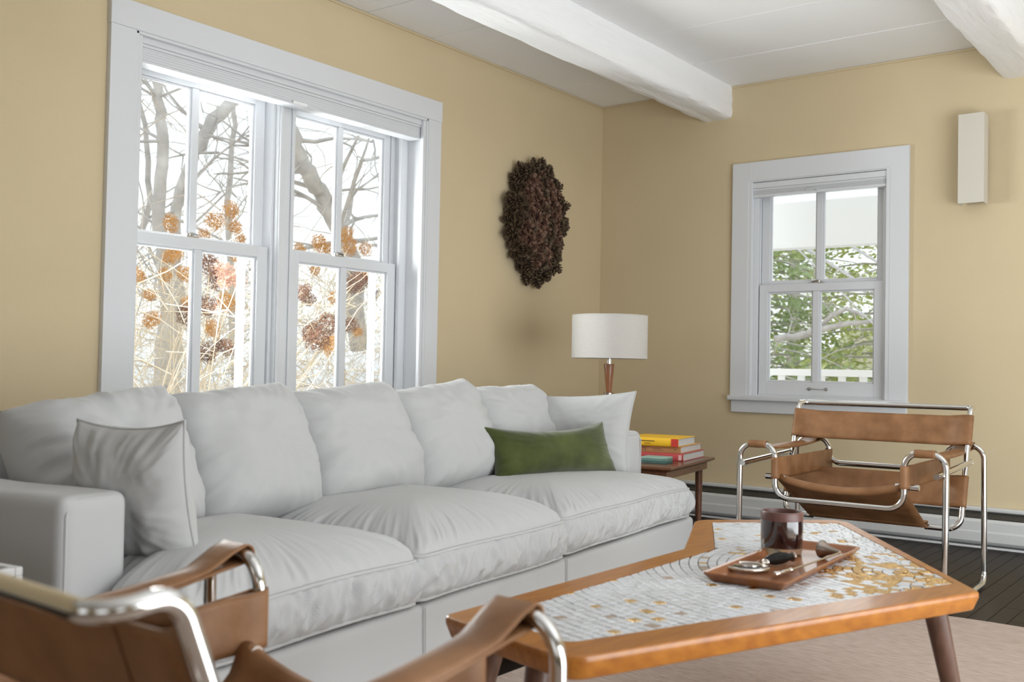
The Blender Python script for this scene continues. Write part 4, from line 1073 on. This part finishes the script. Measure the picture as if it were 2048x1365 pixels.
# tangle of vines and twigs beyond the shrub
g=G(); rn=random.Random(77)
for k in range(330):
    yy=rn.uniform(7.0,13.5); px=rn.uniform(215,790); py=rn.uniform(80,820)
    if py<480 and rn.random()<.6: continue
    p=at_y(px,py,yy); d=Vector((rn.uniform(-1,1),rn.uniform(-.4,.4),rn.uniform(-.5,.8))).normalized(); L=rn.uniform(.4,1.5); pts=[p]
    for q in range(5): d=(d+Vector((rn.uniform(-.4,.4),rn.uniform(-.3,.3),rn.uniform(-.45,.35)))).normalized(); pts.append(pts[-1]+d*L/5)
    r=rn.uniform(.003,.009); g.tube(pts,[r,r,r*.9,r*.7,r*.5,r*.3],4,caps=False)
tag(g.build('vine_thicket','vine',smooth=True,sharp=0),'pale tangle of bare vines and twigs beyond the hydrangea','vines',kind='stuff')
# low pale brush bank behind
g=G()
for k in range(1500):
    yy=rn.uniform(5.2,9.0); px=rn.uniform(215,800); py=rn.uniform(560,860)
    p=at_y(px,py,yy); d=Vector((rn.uniform(-1,1),rn.uniform(-.4,.4),rn.uniform(-.5,1.0))).normalized(); L=rn.uniform(.15,.6); r=rn.uniform(.0012,.0038)
    q=p+d*L*.5+Vector((rn.uniform(-.05,.05),0,rn.uniform(-.05,.05))); g.tube([p,q,p+d*L],[r,r*.8,r*.4],3,caps=False)
tag(g.build('brush','twig',smooth=True,sharp=0),'dense pale straw-coloured brush low behind the large window','brush',kind='stuff')
# hydrangea with dried heads
hy=empty('hydrangea_shrub',(3.1,4.9,-.65),0,'hydrangea shrub with dried brown flower heads just outside the large window','shrub')
H0=Vector((3.1,4.9,-.65))
def headmesh(seed,m,R=.054):
    g=G(); rn=random.Random(seed)
    for k in range(520):
        v=Vector((rn.gauss(0,1),rn.gauss(0,1),rn.gauss(0,1))).normalized(); r=R*rn.uniform(.6,1.12)*(1+.25*noise.noise((v.x*2.5+seed,v.y*2.5,v.z*2.5))); c=v*r; c.z*=.85
        t=v.orthogonal().normalized(); t.rotate(Matrix.Rotation(rn.random()*6,3,v)); b=v.cross(t); v2=(v+t*rn.uniform(-.6,.6)+b*rn.uniform(-.6,.6)).normalized(); t=(t-v2*t.dot(v2)).normalized(); b=v2.cross(t)
        s_=rn.uniform(.0038,.0060); cu=v2*s_*.45
        g.add([c,c+t*s_+cu,c+(t+b)*s_*.75,c+b*s_+cu,c+(b-t)*s_*.75,c-t*s_+cu,c-(t+b)*s_*.75,c-b*s_+cu,c+(t-b)*s_*.75],[(0,1,2,3),(0,5,6,7)] if k%2 else [(0,3,4,5),(0,7,8,1)])
    me=g.mesh('flower_head'); me.materials.append(M[m]); return me
hm=[headmesh(1,'floret'),headmesh(2,'floret'),headmesh(3,'floret_d'),headmesh(4,'floret_d')]
heads=[(342,448,5.6,0,1),(430,443,5.4,0,1),(462,420,5.5,1,1),(470,455,5.4,0,.8),(345,510,5.0,0,1),(275,550,5.0,1,.8),(372,550,4.9,0,.9),(330,550,5.3,1,.8),
 (420,530,4.35,2,1.0),(452,552,4.35,3,1.0),(435,560,4.4,2,.9),(478,560,4.4,3,.7),(372,630,4.6,2,.9),(375,610,4.65,0,.7),(415,612,4.4,2,.9),(455,605,4.7,0,1),(425,658,4.8,1,.9),(303,640,5.0,1,.9),
 (415,705,4.5,2,.9),(450,695,4.5,2,.9),(300,590,5.2,1,.7),(480,510,4.9,0,.9),(600,500,5.6,0,.9),(640,488,5.3,0,1.1),(690,470,5.4,1,1.1),(700,492,5.3,0,1.1),(730,498,5.4,1,.9),(660,500,5.6,0,.9),
 (604,585,4.4,2,.9),(618,600,4.5,3,.7),(655,650,4.35,2,1.1),(635,680,4.3,3,1.1),(622,665,4.4,2,1.0),(660,690,4.35,0,1),(700,650,4.4,3,.8),(718,560,4.5,3,1.1),(712,570,4.6,2,1.0),(735,548,4.6,0,.9),(745,590,4.7,3,.7),
 (668,595,4.9,1,.7),(630,540,5.3,1,.7),(715,665,5.0,1,.6),(408,470,5.6,0,.7),(480,480,5.5,1,.8)]
rn=random.Random(8)
for (px,py,yy,k,s_) in heads:
    p=at_y(px,py,yy)-H0; o=bpy.data.objects.new('flower_head',hm[k]); C.objects.link(o); o.parent=hy; o.location=p; o.rotation_euler=(rn.random()*6,rn.random()*6,rn.random()*6); o.scale=(s_*1.15,s_*1.15,s_)
    # its cane
    b=Vector((rn.uniform(-.6,.6),rn.uniform(-.3,.3),0)); mid=b.lerp(p,.55)+Vector((rn.uniform(-.1,.1),0,.15)); g=G().tube([b,b.lerp(mid,.5)+Vector((0,0,.05)),mid,mid.lerp(p,.5)+Vector((0,0,.03)),p],[.005,.0042,.0035,.003,.002],5,caps=False)
    g.build('stem','twig',hy,smooth=True,sharp=0)
g=G()
for k in range(260):
    p=at_y(rn.uniform(215,800),rn.uniform(560,900),rn.uniform(4.2,5.6))-H0; d=Vector((rn.uniform(-1,1),rn.uniform(-.4,.4),rn.uniform(-.3,1.0))).normalized(); L=rn.uniform(.2,.8); pts=[p]
    for q in range(4): d=(d+Vector((rn.uniform(-.25,.25),rn.uniform(-.2,.2),rn.uniform(-.25,.25)))).normalized(); pts.append(pts[-1]+d*L/4)
    r=rn.uniform(.0014,.0034); g.tube(pts,[r,r,r*.8,r*.6,r*.4],4,caps=False)
g.build('twigs','twig',hy,smooth=True,sharp=0)['kind']='stuff'
